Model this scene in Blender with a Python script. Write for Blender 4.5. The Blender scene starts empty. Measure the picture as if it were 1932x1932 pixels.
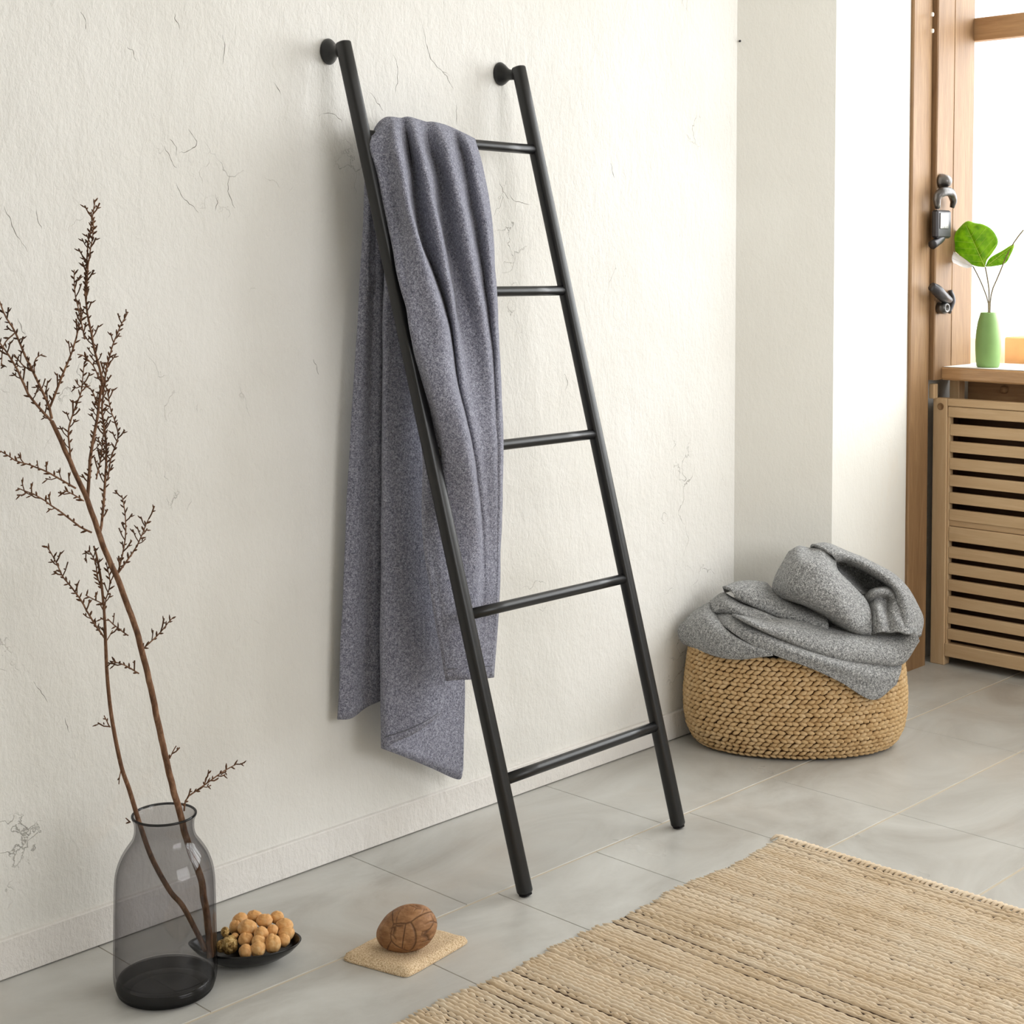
import bpy, bmesh, math, random
import numpy as np
from mathutils import Vector, noise

random.seed(7)
sc = bpy.context.scene
COL = sc.collection

# ------------------------------------------------------------------ camera
F_PX, PPX, PPY = 2875.66, 966.0, 628.55
PITCH, PHI = math.radians(2.5), math.radians(44.0458)
CAM = np.array([0.0, -2.46912, 1.25])
FW = np.array([math.cos(PHI), math.sin(PHI), 0.0])
RT = np.array([math.sin(PHI), -math.cos(PHI), 0.0])

cd = bpy.data.cameras.new('camera')
cd.sensor_width = 36.0
cd.lens = F_PX / 1932 * 36.0
cd.shift_x = 0.0
cd.shift_y = (PPY - 966.0) / 1932
cd.clip_end = 100
cam = bpy.data.objects.new('camera', cd)
cam.location = CAM
cam.rotation_euler = (math.pi / 2 - PITCH, 0, PHI - math.pi / 2)
COL.objects.link(cam)
sc.camera = cam

# ------------------------------------------------------------------ world, light, exposure
wd = bpy.data.worlds.new('world'); sc.world = wd
wd.use_nodes = True
wd.node_tree.nodes['Background'].inputs[0].default_value = (0.98, 0.99, 1.0, 1)
wd.node_tree.nodes['Background'].inputs[1].default_value = 2.2
def area(name, loc, aim, sx, sy, power, color):
    l = bpy.data.lights.new(name, 'AREA'); l.shape = 'RECTANGLE'; l.size = sx; l.size_y = sy
    l.energy = power; l.color = color
    o = bpy.data.objects.new(name, l); o.location = loc
    o.rotation_euler = (Vector(aim) - Vector(loc)).to_track_quat('-Z', 'Y').to_euler()
    COL.objects.link(o); return o
area('daylight_window', (5.35, -1.75, 2.05), (2.2, -1.2, 0.9), 3.0, 2.4, 228, (0.98, 0.983, 1.0))
area('rear_fill', (2.6, -4.7, 1.8), (2.2, 0.0, 1.0), 2.6, 1.8, 76, (0.965, 0.97, 1.0))  # added soft fill behind the camera; the back wall has no window
sc.view_settings.view_transform = 'Standard'
sc.view_settings.look = 'None'
sc.view_settings.gamma = 1.0
sc.view_settings.use_curve_mapping = False
sc.view_settings.exposure = -0.22
sc.cycles.use_denoising = True
sc.cycles.max_bounces = 10
sc.cycles.transparent_max_bounces = 16
sc.cycles.sample_clamp_indirect = 6.0

# ------------------------------------------------------------------ point helpers (photo pixel + known plane -> room coordinates)
def ray(px, py):
    u = -(py - PPY) / F_PX; r = (px - PPX) / F_PX
    h = math.cos(PITCH) + u * math.sin(PITCH); z = -math.sin(PITCH) + u * math.cos(PITCH)
    return FW * h + RT * r + np.array([0, 0, z])
def on_z(px, py, z=0.0):
    d = ray(px, py); return CAM + d * ((z - CAM[2]) / d[2])
def on_y(px, py, y):
    d = ray(px, py); return CAM + d * ((y - CAM[1]) / d[1])
def on_x(px, py, x):
    d = ray(px, py); return CAM + d * ((x - CAM[0]) / d[0])
def on_depth(px, py, dep):
    d = ray(px, py); return CAM + d * (dep / (d @ FW))

# ------------------------------------------------------------------ object helpers
ORG = {}
def tag(o, label=None, cat=None, group=None, kind=None):
    if label: o['label'] = label
    if cat: o['category'] = cat
    if group: o['group'] = group
    if kind: o['kind'] = kind
    return o
def thing(name, loc, label=None, cat=None, group=None, kind=None):
    o = bpy.data.objects.new(name, None); o.location = [float(v) for v in loc]
    o.empty_display_size = 0.05
    COL.objects.link(o); ORG[o.name] = np.array(o.location)
    return tag(o, label, cat, group, kind)
def mk(name, verts, faces, m=None, parent=None, smooth=True, base=None):
    verts = np.asarray(verts, dtype=float)
    if parent is not None: org = ORG[parent.name]
    else: org = np.array(base if base is not None else (0, 0, 0), dtype=float)
    me = bpy.data.meshes.new(name)
    me.from_pydata((verts - org).tolist(), [], [tuple(f) for f in faces])
    me.validate()
    if smooth: me.polygons.foreach_set('use_smooth', [True] * len(me.polygons))
    if m: me.materials.append(m)
    o = bpy.data.objects.new(name, me); COL.objects.link(o)
    if parent is not None: o.parent = parent
    else: o.location = org
    ORG[o.name] = org
    return o
class MB:
    def __init__(s): s.v = []; s.f = []
    def add(s, v, f):
        n = len(s.v); s.v.extend([tuple(map(float, p)) for p in v]); s.f.extend([tuple(i + n for i in q) for q in f]); return s
    def build(s, name, m=None, parent=None, smooth=True, base=None): return mk(name, s.v, s.f, m, parent, smooth, base)

BOXF = [(0, 3, 2, 1), (4, 5, 6, 7), (0, 1, 5, 4), (1, 2, 6, 5), (2, 3, 7, 6), (3, 0, 4, 7)]
def boxv(x0, x1, y0, y1, z0, z1):
    return [(x0, y0, z0), (x1, y0, z0), (x1, y1, z0), (x0, y1, z0), (x0, y0, z1), (x1, y0, z1), (x1, y1, z1), (x0, y1, z1)], BOXF
def box(name, x0, x1, y0, y1, z0, z1, m, parent=None, bev=0.002, base=None):
    x0, x1 = min(x0, x1), max(x0, x1); y0, y1 = min(y0, y1), max(y0, y1)
    bm = bmesh.new()
    v, f = boxv(x0, x1, y0, y1, z0, z1)
    bv = [bm.verts.new(p) for p in v]
    for q in f: bm.faces.new([bv[i] for i in q])
    if bev: bmesh.ops.bevel(bm, geom=list(bm.edges), offset=bev, segments=1, affect='EDGES')
    bm.verts.index_update()
    vs = [tuple(p.co) for p in bm.verts]; fs = [tuple(p.index for p in q.verts) for q in bm.faces]
    bm.free()
    return mk(name, vs, fs, m, parent, False, base)
def frames(path):
    P = np.asarray(path, float); T = np.gradient(P, axis=0)
    T /= np.linalg.norm(T, axis=1)[:, None] + 1e-12
    up = np.array([0.31, 0.17, 0.93]); N = []
    n = np.cross(T[0], up); n /= np.linalg.norm(n)
    for t in T:
        n = n - t * (n @ t); n /= np.linalg.norm(n) + 1e-12; N.append(n)
    N = np.array(N); B = np.cross(T, N); return P, T, N, B
def tube_geo(path, rad, seg=8, cap=True):
    P, T, N, B = frames(path); n = len(P)
    rad = np.full(n, rad) if np.isscalar(rad) else np.asarray(rad, float)
    v = []; f = []
    for i in range(n):
        for k in range(seg):
            a = 2 * math.pi * k / seg
            v.append(P[i] + rad[i] * (math.cos(a) * N[i] + math.sin(a) * B[i]))
    for i in range(n - 1):
        for k in range(seg):
            k2 = (k + 1) % seg
            f.append((i * seg + k, i * seg + k2, (i + 1) * seg + k2, (i + 1) * seg + k))
    if cap:
        f.append(tuple(range(seg - 1, -1, -1))); f.append(tuple((n - 1) * seg + k for k in range(seg)))
    return v, f
def lathe_geo(prof, seg=48, center=(0, 0, 0), ex=1.0, ey=1.0, rot=0.0):
    v = []; f = []; n = len(prof); c, s = math.cos(rot), math.sin(rot)
    for r, z in prof:
        for k in range(seg):
            a = 2 * math.pi * k / seg; x = r * ex * math.cos(a); y = r * ey * math.sin(a)
            v.append((center[0] + c * x - s * y, center[1] + s * x + c * y, center[2] + z))
    for i in range(n - 1):
        for k in range(seg):
            k2 = (k + 1) % seg
            f.append((i * seg + k, i * seg + k2, (i + 1) * seg + k2, (i + 1) * seg + k))
    if prof[0][0] > 1e-6: f.append(tuple(range(seg - 1, -1, -1)))
    if prof[-1][0] > 1e-6: f.append(tuple((n - 1) * seg + k for k in range(seg)))
    return v, f
def crom(P, t):
    P = np.asarray(P, float); n = len(P); t = min(max(t, 0), n - 1); i = min(int(t), n - 2); u = t - i
    p1, p2 = P[i], P[i + 1]; p0 = P[i - 1] if i > 0 else 2 * p1 - p2; p3 = P[i + 2] if i + 2 < n else 2 * p2 - p1
    return 0.5 * ((2 * p1) + (-p0 + p2) * u + (2 * p0 - 5 * p1 + 4 * p2 - p3) * u * u + (-p0 + 3 * p1 - 3 * p2 + p3) * u ** 3)
def spline(P, n):
    return np.array([crom(P, t) for t in np.linspace(0, len(P) - 1, n)])
def surf(G, nu, nv):
    """G: rows of control points -> fine grid (nv rows, nu cols)"""
    rows = np.array([spline(r, nu) for r in G])
    return np.array([spline(rows[:, j], nv) for j in range(nu)]).transpose(1, 0, 2)
def grid_geo(S, closed=False):
    nv, nu = S.shape[:2]; v = S.reshape(-1, 3); f = []
    for i in range(nv - 1):
        for j in range(nu - 1):
            f.append((i * nu + j, i * nu + j + 1, (i + 1) * nu + j + 1, (i + 1) * nu + j))
    return v, f
def solidify(o, t, off=0.0):
    m = o.modifiers.new('thickness', 'SOLIDIFY'); m.thickness = t; m.offset = off; return o
def n3(p, s, seed=0.0):
    return noise.noise(Vector((p[0] * s + seed, p[1] * s - seed, p[2] * s + 2 * seed)))

# ------------------------------------------------------------------ materials
def lin(c):
    return tuple((x / 255 / 12.92) if x / 255 <= 0.04045 else ((x / 255 + 0.055) / 1.055) ** 2.4 for x in c)
def rgba(c): return (*lin(c), 1)
class M:
    def __init__(s, name):
        s.m = bpy.data.materials.new(name); s.m.use_nodes = True; s.t = s.m.node_tree; s.t.nodes.clear()
        s.out = s.n('ShaderNodeOutputMaterial'); s._tc = None
    def n(s, typ, **kw):
        nd = s.t.nodes.new(typ)
        for k, v in kw.items():
            if isinstance(v, (int, float, str, bool)) and hasattr(nd, k): setattr(nd, k, v)
        return nd
    def set(s, sock, v):
        if hasattr(v, 'is_linked') or hasattr(v, 'node'): s.t.links.new(v, sock)
        else: sock.default_value = v
    def co(s, kind='Object', scale=(1, 1, 1), rot=(0, 0, 0)):
        if not s._tc: s._tc = s.n('ShaderNodeTexCoord')
        mp = s.n('ShaderNodeMapping'); s.t.links.new(s._tc.outputs[kind], mp.inputs[0])
        mp.inputs['Scale'].default_value = scale; mp.inputs['Rotation'].default_value = rot
        return mp.outputs[0]
    def noise(s, vec, scale, detail=4, rough=0.55, dist=0.0):
        nd = s.n('ShaderNodeTexNoise'); s.t.links.new(vec, nd.inputs['Vector'])
        nd.inputs['Scale'].default_value = scale; nd.inputs['Detail'].default_value = detail
        nd.inputs['Roughness'].default_value = rough; nd.inputs['Distortion'].default_value = dist
        return nd.outputs['Fac']
    def voro(s, vec, scale, feature='F1', out='Distance'):
        nd = s.n('ShaderNodeTexVoronoi'); nd.feature = feature; s.t.links.new(vec, nd.inputs['Vector'])
        nd.inputs['Scale'].default_value = scale; return nd.outputs[out]
    def ramp(s, fac, stops):
        nd = s.n('ShaderNodeValToRGB'); s.t.links.new(fac, nd.inputs[0]); e = nd.color_ramp.elements
        while len(e) < len(stops): e.new(0.5)
        for q, (p, c) in zip(e, stops):
            q.position = p; q.color = c if len(c) == 4 else (*c, 1)
        return nd.outputs[0]
    def mix(s, fac, a, b, mode='MIX'):
        nd = s.n('ShaderNodeMix'); nd.data_type = 'RGBA'; nd.blend_type = mode
        s.set(nd.inputs[0], fac); s.set(nd.inputs[6], a); s.set(nd.inputs[7], b); return nd.outputs[2]
    def math(s, op, a, b=0.0, clamp=False):
        nd = s.n('ShaderNodeMath'); nd.operation = op; nd.use_clamp = clamp
        s.set(nd.inputs[0], a); s.set(nd.inputs[1], b); return nd.outputs[0]
    def bump(s, h, strength=0.3, dist=0.01, normal=None):
        nd = s.n('ShaderNodeBump'); nd.inputs['Strength'].default_value = strength; nd.inputs['Distance'].default_value = dist
        s.t.links.new(h, nd.inputs['Height'])
        if normal is not None: s.t.links.new(normal, nd.inputs['Normal'])
        return nd.outputs[0]
    def pbr(s, color, rough=0.6, normal=None, metal=0.0, spec=0.5, sheen=0.0, coat=0.0, trans=0.0, sss=0.0):
        nd = s.n('ShaderNodeBsdfPrincipled')
        s.set(nd.inputs['Base Color'], color); s.set(nd.inputs['Roughness'], rough)
        nd.inputs['Metallic'].default_value = metal; nd.inputs['Specular IOR Level'].default_value = spec
        nd.inputs['Sheen Weight'].default_value = sheen; nd.inputs['Coat Weight'].default_value = coat
        if normal is not None: s.t.links.new(normal, nd.inputs['Normal'])
        s.t.links.new(nd.outputs[0], s.out.inputs[0]); s.b = nd; return s.m

G1 = lambda v: (v, v, v, 1)
def m_plaster(name, a=(237, 235, 230.5), b=(228, 225.5, 219), crack=True, amount=0.6):
    k = M(name); c = k.co()
    base = k.mix(k.ramp(k.noise(c, 1.3, 3), [(0.35, G1(0)), (0.65, G1(1))]), rgba(a), rgba(b))
    stain = k.ramp(k.noise(c, 2.1, 5, 0.6, 0.6), [(0.66, G1(0)), (0.78, G1(1))])
    base = k.mix(k.math('MULTIPLY', stain, 0.22), base, rgba((226, 206, 180)))
    h1 = k.noise(k.co(scale=(1, 1, 0.6)), 26, 6, 0.62, 0.3)
    h2 = k.noise(k.co(scale=(1, 1, 0.5)), 110, 5, 0.7, 0.3)
    h3 = k.noise(c, 5, 3, 0.5)
    h = k.math('ADD', k.math('ADD', k.math('MULTIPLY', h1, 0.55), k.math('MULTIPLY', h2, 0.34)), k.math('MULTIPLY', h3, 1.2))
    if crack:
        wob = k.n('ShaderNodeTexNoise'); k.t.links.new(c, wob.inputs['Vector']); wob.inputs['Scale'].default_value = 9; wob.inputs['Detail'].default_value = 5
        mx = k.n('ShaderNodeMix'); mx.data_type = 'RGBA'; mx.blend_type = 'LINEAR_LIGHT'; mx.inputs[0].default_value = 0.11
        k.t.links.new(k.co(scale=(1.0, 1, 0.62)), mx.inputs[6]); k.t.links.new(wob.outputs['Color'], mx.inputs[7])
        e = k.voro(mx.outputs[2], 5.2, 'DISTANCE_TO_EDGE')
        line = k.ramp(e, [(0.0, G1(1)), (0.003, G1(0.5)), (0.007, G1(0))])
        msk = k.ramp(k.noise(c, 2.6, 4, 0.6), [(0.585, G1(0)), (0.66, G1(1))])
        cr = k.math('MULTIPLY', line, msk)
        base = k.mix(k.math('MULTIPLY', cr, 0.5), base, rgba((128, 122, 112)))
        h = k.math('SUBTRACT', h, k.math('MULTIPLY', cr, 0.5))
    return k.pbr(base, 0.9, k.bump(h, amount, 0.012), spec=0.2)
def m_wood(name, light, dark, axis='Z', scale=1.0, rough=0.55, grain=0.5):
    st = {'X': (1, 14, 14), 'Y': (14, 1, 14), 'Z': (14, 14, 1)}[axis]
    k = M(name); c = k.co(scale=tuple(v * scale for v in st))
    g = k.noise(c, 3.0, 7, 0.62, 0.9); g2 = k.noise(c, 14, 5, 0.6, 0.3)
    f = k.math('ADD', k.math('MULTIPLY', g, 0.65), k.math('MULTIPLY', g2, 0.35))
    col = k.ramp(f, [(0.32, rgba(dark)), (0.5, rgba(tuple((a + b) / 2 for a, b in zip(light, dark)))), (0.66, rgba(light))])
    fleck = k.ramp(k.noise(k.co(scale=tuple(v * scale for v in st)), 9, 3, 0.5, 1.5), [(0.70, G1(0)), (0.80, G1(1))])
    col = k.mix(k.math('MULTIPLY', fleck, 0.3), col, rgba(tuple(v * 0.62 for v in dark)))
    return k.pbr(col, rough, k.bump(f, grain * 0.5, 0.003), spec=0.3)
def m_plain(name, col, rough=0.5, metal=0.0, spec=0.5, bump=0.0, bscale=200, var=0.0, coat=0.0):
    k = M(name); c = k.co(); n = k.noise(c, bscale, 4)
    colr = rgba(col)
    if var: colr = k.mix(k.ramp(k.noise(c, 6, 4), [(0.35, G1(0)), (0.65, G1(1))]), rgba(col), rgba(tuple(v * (1 - var) for v in col)))
    return k.pbr(colr, rough, k.bump(n, bump, 0.002) if bump else None, metal, spec, coat=coat)
def m_terry(name, a, b, scale=260):
    k = M(name); c = k.co()
    n = k.noise(c, scale, 3, 0.75); w = k.noise(c, scale * 0.45, 2, 0.6)
    f = k.math('ADD', k.math('MULTIPLY', n, 0.7), k.math('MULTIPLY', w, 0.3))
    col = k.ramp(f, [(0.38, rgba(b)), (0.5, rgba(tuple((p + q) / 2 for p, q in zip(a, b)))), (0.62, rgba(a))])
    return k.pbr(col, 0.95, k.bump(f, 0.9, 0.005), spec=0.1, sheen=0.2)

m_wall = m_plaster('white_plaster')
m_wall2 = m_plaster('smooth_plaster', (231, 229, 222), (223, 220, 212), False, 0.25)
m_base = m_plaster('baseboard_plaster', (238, 235, 231), (228, 223, 217), False, 0.75)
m_post = m_wood('oiled_post_wood', (160, 128, 92), (126, 95, 65))
m_sash = m_wood('oiled_sash_wood', (148, 117, 84), (118, 88, 60))
m_rail = m_wood('oiled_rail_wood', (194, 156, 114), (158, 120, 84), 'Y')
m_cover = m_wood('cover_wood', (208, 180, 142), (190, 158, 120), 'Y', 0.7, 0.55, 0.25)
m_coverz = m_wood('cover_stile_wood', (208, 180, 142), (192, 158, 120), 'Z', 0.7, 0.55, 0.25)
m_back = m_wood('shadowed_back_wood', (92, 62, 40), (62, 40, 26), 'Y')  # dark tone puts the shade inside the cover into the wood colour
m_grout = m_plain('grout', (196, 184, 164), 0.9, bump=0.3)
m_black = m_plain('matt_black_lacquer', (15, 15, 16), 0.36, spec=0.5, bump=0.05, bscale=60)
m_iron = m_plain('dark_pewter_iron', (150, 146, 144), 0.32, metal=0.85, bump=0.6, bscale=70, var=0.55)
m_irond = m_plain('blackened_iron', (62, 60, 62), 0.4, metal=0.5, bump=0.4, bscale=60)
m_tan = m_plain('white_seam_gap', (238, 232, 222), 0.6)
m_dish = m_plain('black_glaze', (14, 13, 14), 0.22, spec=0.5)
m_green = m_plain('celadon_glaze', (132, 168, 98), 0.5, spec=0.4, var=0.12)
m_terra = m_plain('terracotta_render', (240, 178, 118), 0.9, var=0.1)
m_terra2 = m_plain('bloom_pale_terracotta', (248, 226, 196), 0.9, var=0.05)  # lighter terracotta, window bloom put into the colour
m_towel = m_terry('blue_grey_terry', (190, 191, 206), (92, 93, 108), 380)
m_towel2 = m_terry('light_grey_terry', (218, 218, 217), (84, 85, 86), 360)
m_seam = m_plain('dark_seam_thread', (70, 70, 74), 0.9)
m_seam2 = m_plain('grey_seam_thread', (96, 96, 104), 0.9)

k = M('concrete_tile'); c = k.co('Object')
oi = k.n('ShaderNodeObjectInfo')
cl = k.ramp(k.noise(k.co(scale=(1, 1.6, 1)), 2.2, 7, 0.62, 1.2), [(0.3, rgba((168, 164, 157))), (0.5, rgba((188, 186, 180))), (0.72, rgba((203, 202, 197)))])
cl = k.mix(k.math('MULTIPLY', k.ramp(k.noise(c, 1.5, 4), [(0.55, G1(0)), (0.75, G1(1))]), 0.4), cl, rgba((186, 166, 146)))
cl = k.mix(k.math('MULTIPLY', oi.outputs['Random'], 0.16), cl, rgba((158, 158, 154)))
m_tile = k.pbr(cl, k.ramp(k.noise(c, 3, 4), [(0.3, G1(0.26)), (0.7, G1(0.42))]), k.bump(k.noise(c, 40, 5), 0.12, 0.003), spec=0.4)

k = M('jute_yarn'); c = k.co()
col = k.ramp(k.noise(k.co(scale=(1, 0.25, 1)), 22, 6, 0.7), [(0.3, rgba((220, 198, 166))), (0.5, rgba((240, 222, 196))), (0.7, rgba((248, 236, 216)))])
col = k.mix(k.math('MULTIPLY', k.noise(k.co(scale=(1, 0.5, 1)), 420, 3, 0.8), 0.42), col, rgba((172, 144, 112)))
m_jute = k.pbr(col, 0.95, k.bump(k.noise(k.co(scale=(1, 1, 1)), 500, 3), 0.6, 0.002), spec=0.1)
m_jutebase = m_plain('jute_backing', (70, 50, 33), 0.95)
k = M('basket_seagrass'); c = k.co()
col = k.ramp(k.noise(c, 30, 5, 0.7), [(0.3, rgba((200, 164, 116))), (0.5, rgba((222, 190, 142))), (0.72, rgba((236, 208, 166)))])
col = k.mix(k.math('MULTIPLY', k.noise(k.co(scale=(1, 1, 4)), 160, 3, 0.7), 0.4), col, rgba((150, 112, 70)))
m_grass = k.pbr(col, 0.85, k.bump(k.noise(k.co(scale=(1, 1, 4)), 180, 3), 0.6, 0.002), spec=0.2)
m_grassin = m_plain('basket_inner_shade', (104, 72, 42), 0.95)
k = M('linen_pad'); c = k.co()
col = k.ramp(k.noise(c, 420, 3, 0.7), [(0.36, rgba((180, 146, 108))), (0.52, rgba((226, 200, 164))), (0.68, rgba((242, 222, 192)))])
m_linen = k.pbr(col, 0.95, k.bump(k.noise(c, 420, 3), 0.9, 0.003), spec=0.1)
k = M('nut_shell'); c = k.co()
col = k.ramp(k.noise(c, 60, 4, 0.6, 1.0), [(0.3, rgba((196, 138, 78))), (0.5, rgba((226, 176, 114))), (0.7, rgba((240, 204, 152)))])
col = k.mix(k.math('MULTIPLY', oi_r, 0.4) if False else k.math('MULTIPLY', k.n('ShaderNodeObjectInfo').outputs['Random'], 0.35), col, rgba((206, 140, 78)))
m_nut = k.pbr(col, 0.5, k.bump(k.noise(c, 90, 4, 0.6, 1.0), 0.4, 0.003), spec=0.35)
k = M('pod_skin'); c = k.co()
col = k.ramp(k.noise(c, 130, 4, 0.7, 1.0), [(0.38, rgba((92, 66, 34))), (0.5, rgba((176, 140, 82))), (0.64, rgba((222, 196, 140)))])
m_pod = k.pbr(col, 0.7, k.bump(k.noise(c, 130, 4), 0.6, 0.004), spec=0.2)
k = M('big_nut_shell'); c = k.co()
wob = k.noise(c, 30, 4)
e = k.voro(k.co(scale=(0.8, 1.2, 1.1)), 34, 'DISTANCE_TO_EDGE')
msk = k.ramp(k.noise(c, 22, 3), [(0.44, G1(0)), (0.56, G1(1))])
line = k.math('MULTIPLY', k.ramp(e, [(0.0, G1(1)), (0.07, G1(0))]), msk)
e2 = k.voro(k.co(scale=(1, 1.5, 0.9)), 13, 'DISTANCE_TO_EDGE')
line2 = k.ramp(e2, [(0.0, G1(1)), (0.028, G1(0))])
ln = k.math('MAXIMUM', line, line2)
col = k.ramp(k.noise(k.co(scale=(1, 1, 3)), 45, 5, 0.65), [(0.3, rgba((122, 84, 54))), (0.5, rgba((150, 108, 72))), (0.7, rgba((178, 134, 94)))])
col = k.mix(k.math('MULTIPLY', ln, 0.75), col, rgba((74, 46, 28)))
m_bignut = k.pbr(col, 0.55, k.bump(k.math('SUBTRACT', k.noise(c, 120, 4), k.math('MULTIPLY', ln, 1.5)), 0.5, 0.003), spec=0.3)
k = M('twig_bark'); c = k.co(scale=(1, 1, 0.4))
col = k.ramp(k.noise(c, 90, 5, 0.7, 0.5), [(0.3, rgba((72, 50, 36))), (0.5, rgba((112, 80, 58))), (0.72, rgba((158, 122, 94)))])
m_bark = k.pbr(col, 0.75, k.bump(k.noise(c, 160, 4), 0.6, 0.003), spec=0.25)
m_bud = m_plain('bud_bark', (98, 66, 42), 0.75, spec=0.2, var=0.35)
k = M('leaf_green'); c = k.co()
col = k.ramp(k.noise(c, 40, 4), [(0.35, rgba((112, 166, 14))), (0.65, rgba((160, 204, 36)))])
m_leaf = k.pbr(col, 0.4, k.bump(k.noise(c, 60, 3), 0.2, 0.003), spec=0.4)
def translucent(k, colr, f):
    t_ = k.n('ShaderNodeBsdfTranslucent'); k.set(t_.inputs[0], colr)
    x_ = k.n('ShaderNodeMixShader'); x_.inputs[0].default_value = f
    k.t.links.new(k.b.outputs[0], x_.inputs[1]); k.t.links.new(t_.outputs[0], x_.inputs[2]); k.t.links.new(x_.outputs[0], k.out.inputs[0])
translucent(k, col, 0.35)
k = M('leaf_vein'); m_vein = k.pbr(rgba((176, 206, 70)), 0.5)
k = M('white_leaf'); m_wleaf = k.pbr(rgba((236, 236, 240)), 0.4); translucent(k, rgba((246, 246, 248)), 0.7)  # blade is even white with strong translucency
m_stalk = m_plain('olive_stalk', (120, 104, 62), 0.6, var=0.3)

def m_glass(name, tint, refl=1.0, rough=0.02):
    k = M(name)
    tr = k.n('ShaderNodeBsdfTransparent'); tr.inputs[0].default_value = (*tint, 1)
    gl = k.n('ShaderNodeBsdfGlossy'); gl.inputs['Roughness'].default_value = rough
    lw = k.n('ShaderNodeLayerWeight'); lw.inputs[0].default_value = 0.5; fc = lw.outputs['Facing']
    k.t.links.new(k.mix(k.math('POWER', fc, 3.0), (*tint, 1), (*[v * v * v for v in tint], 1)), tr.inputs[0])
    fr = k.math('ADD', k.math('MULTIPLY', k.math('POWER', fc, 5.0), 0.45 * refl), 0.035 * refl)
    mx = k.n('ShaderNodeMixShader'); k.t.links.new(fr, mx.inputs[0])
    k.t.links.new(tr.outputs[0], mx.inputs[1]); k.t.links.new(gl.outputs[0], mx.inputs[2])
    k.t.links.new(mx.outputs[0], k.out.inputs[0]); return k.m
m_smoke = m_glass('smoked_glass', (0.785, 0.78, 0.785), 0.8)
m_smoked = m_glass('thick_smoked_glass', (0.60, 0.60, 0.61), 0.8)
m_heel = m_glass('heel_smoked_glass', (0.26, 0.26, 0.27), 0.9)
m_pane = m_glass('clear_glass', (0.97, 0.98, 0.975), 0.6)

# ------------------------------------------------------------------ room shell
XL, YB, ZC, XW = -1.5, -4.9, 2.9, 4.56
EX, EY = 3.662, -0.17            # outer edge of the splayed return wall
CX = 3.436                       # corner of main wall and splayed return
wl = mk('wall_left', *boxv(XL, CX + 0.02, 0.0, 0.15, 0, ZC), m_wall, smooth=False); tag(wl, kind='structure', label='white cracked plaster wall behind the ladder')
def fissures(lines, parent):
    """fine cracks in the plaster, thin ridged fissures half sunk in the wall face"""
    q_ = MB()
    for pts in lines:
        P_ = spline(np.array([on_y(p[0], p[1], 0.0002) for p in pts]), max(8, len(pts) * 7))
        P_ = np.array([p + np.array([.0045 * n3(p, 75, 1), 0, .0045 * n3(p, 75, 5)]) for p in P_]); n_ = len(P_)
        w_ = .00085 * np.sin(np.linspace(0.12, math.pi - .12, n_)) * (0.75 + .5 * np.array([n3(p, 120, 8) for p in P_]))
        q_.add(*tube_geo(P_, np.maximum(w_, .00015), 5))
    return q_.build('plaster_crack', m_crack, parent)
m_crack = m_plain('crack_grey', (112, 106, 96), 0.95)  # one even grey-brown for the crack lines
fissures([[(328, 22), (332, 40), (341, 62)], [(345, 232), (360, 250), (372, 272), (352, 284), (328, 292)], [(318, 258), (330, 275), (334, 296)], [(306, 268), (322, 300), (334, 322)],
          [(322, 330), (334, 352), (345, 372), (366, 392), (380, 406)], [(404, 360), (410, 384), (404, 402)], [(436, 318), (430, 350), (436, 378), (448, 402)], [(596, 221), (612, 214), (628, 216), (642, 226), (644, 238)],
          [(0, 382), (12, 400), (24, 428), (38, 452), (56, 492)], [(66, 392), (74, 416), (80, 438)], [(790, 20), (800, 60), (806, 92), (818, 118), (836, 136), (868, 150)], [(738, 92), (750, 130), (748, 160), (744, 186)],
          [(694, 168), (712, 194), (726, 216)], [(828, 128), (846, 150), (856, 176)], [(956, 356), (968, 376), (990, 384), (1006, 388)], [(940, 340), (950, 362), (962, 378)], [(1150, 300), (1156, 324), (1162, 352)],
          [(860, 240), (862, 218), (858, 190)], [(420, 60), (424, 96), (418, 124)], [(512, 148), (526, 170), (534, 184)], [(56, 640), (40, 620), (30, 596)], [(60, 1280), (72, 1300), (84, 1312), (92, 1330)], [(120, 1350), (126, 1370), (132, 1386)],
          [(592, 672), (596, 690), (602, 708)], [(1064, 700), (1070, 720), (1066, 742)], [(150, 20), (162, 42), (158, 60)], [(236, 84), (250, 100), (262, 124)]], wl)
q = MB()
def vwall(q, pts, z0, z1, th):
    """vertical wall strip along a plan polyline, thickness towards the outside (left of the walking direction)"""
    P = [np.array(p, float) for p in pts]; out = []
    for i, p in enumerate(P):
        a = P[max(i - 1, 0)]; b = P[min(i + 1, len(P) - 1)]; d = (b - a) / np.linalg.norm(b - a)
        out.append(p + np.array([-d[1], d[0]]) * th)
    n = len(P); v = [(p[0], p[1], z) for z in (z0, z1) for p in P] + [(p[0], p[1], z) for z in (z0, z1) for p in out]
    f = []
    for i in range(n - 1):
        f += [(i, i + 1, n + i + 1, n + i), (2 * n + i + 1, 2 * n + i, 3 * n + i, 3 * n + i + 1), (n + i, n + i + 1, 3 * n + i + 1, 3 * n + i), (i + 1, i, 2 * n + i, 2 * n + i + 1)]
    f += [(0, n, 3 * n, 2 * n), (n - 1, 2 * n - 1 + 0, 4 * n - 1, 3 * n - 1)]
    q.add(v, f)
vwall(q, [(CX, 0.0), (EX, EY), (4.2, -0.098), (4.27, -0.098), (4.275, -0.055), (4.62, -0.055)], 0, ZC, 0.14)
wr = q.build('wall_right', m_wall2, smooth=False); tag(wr, kind='structure', label='smooth plaster return and bright window reveal')
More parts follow.
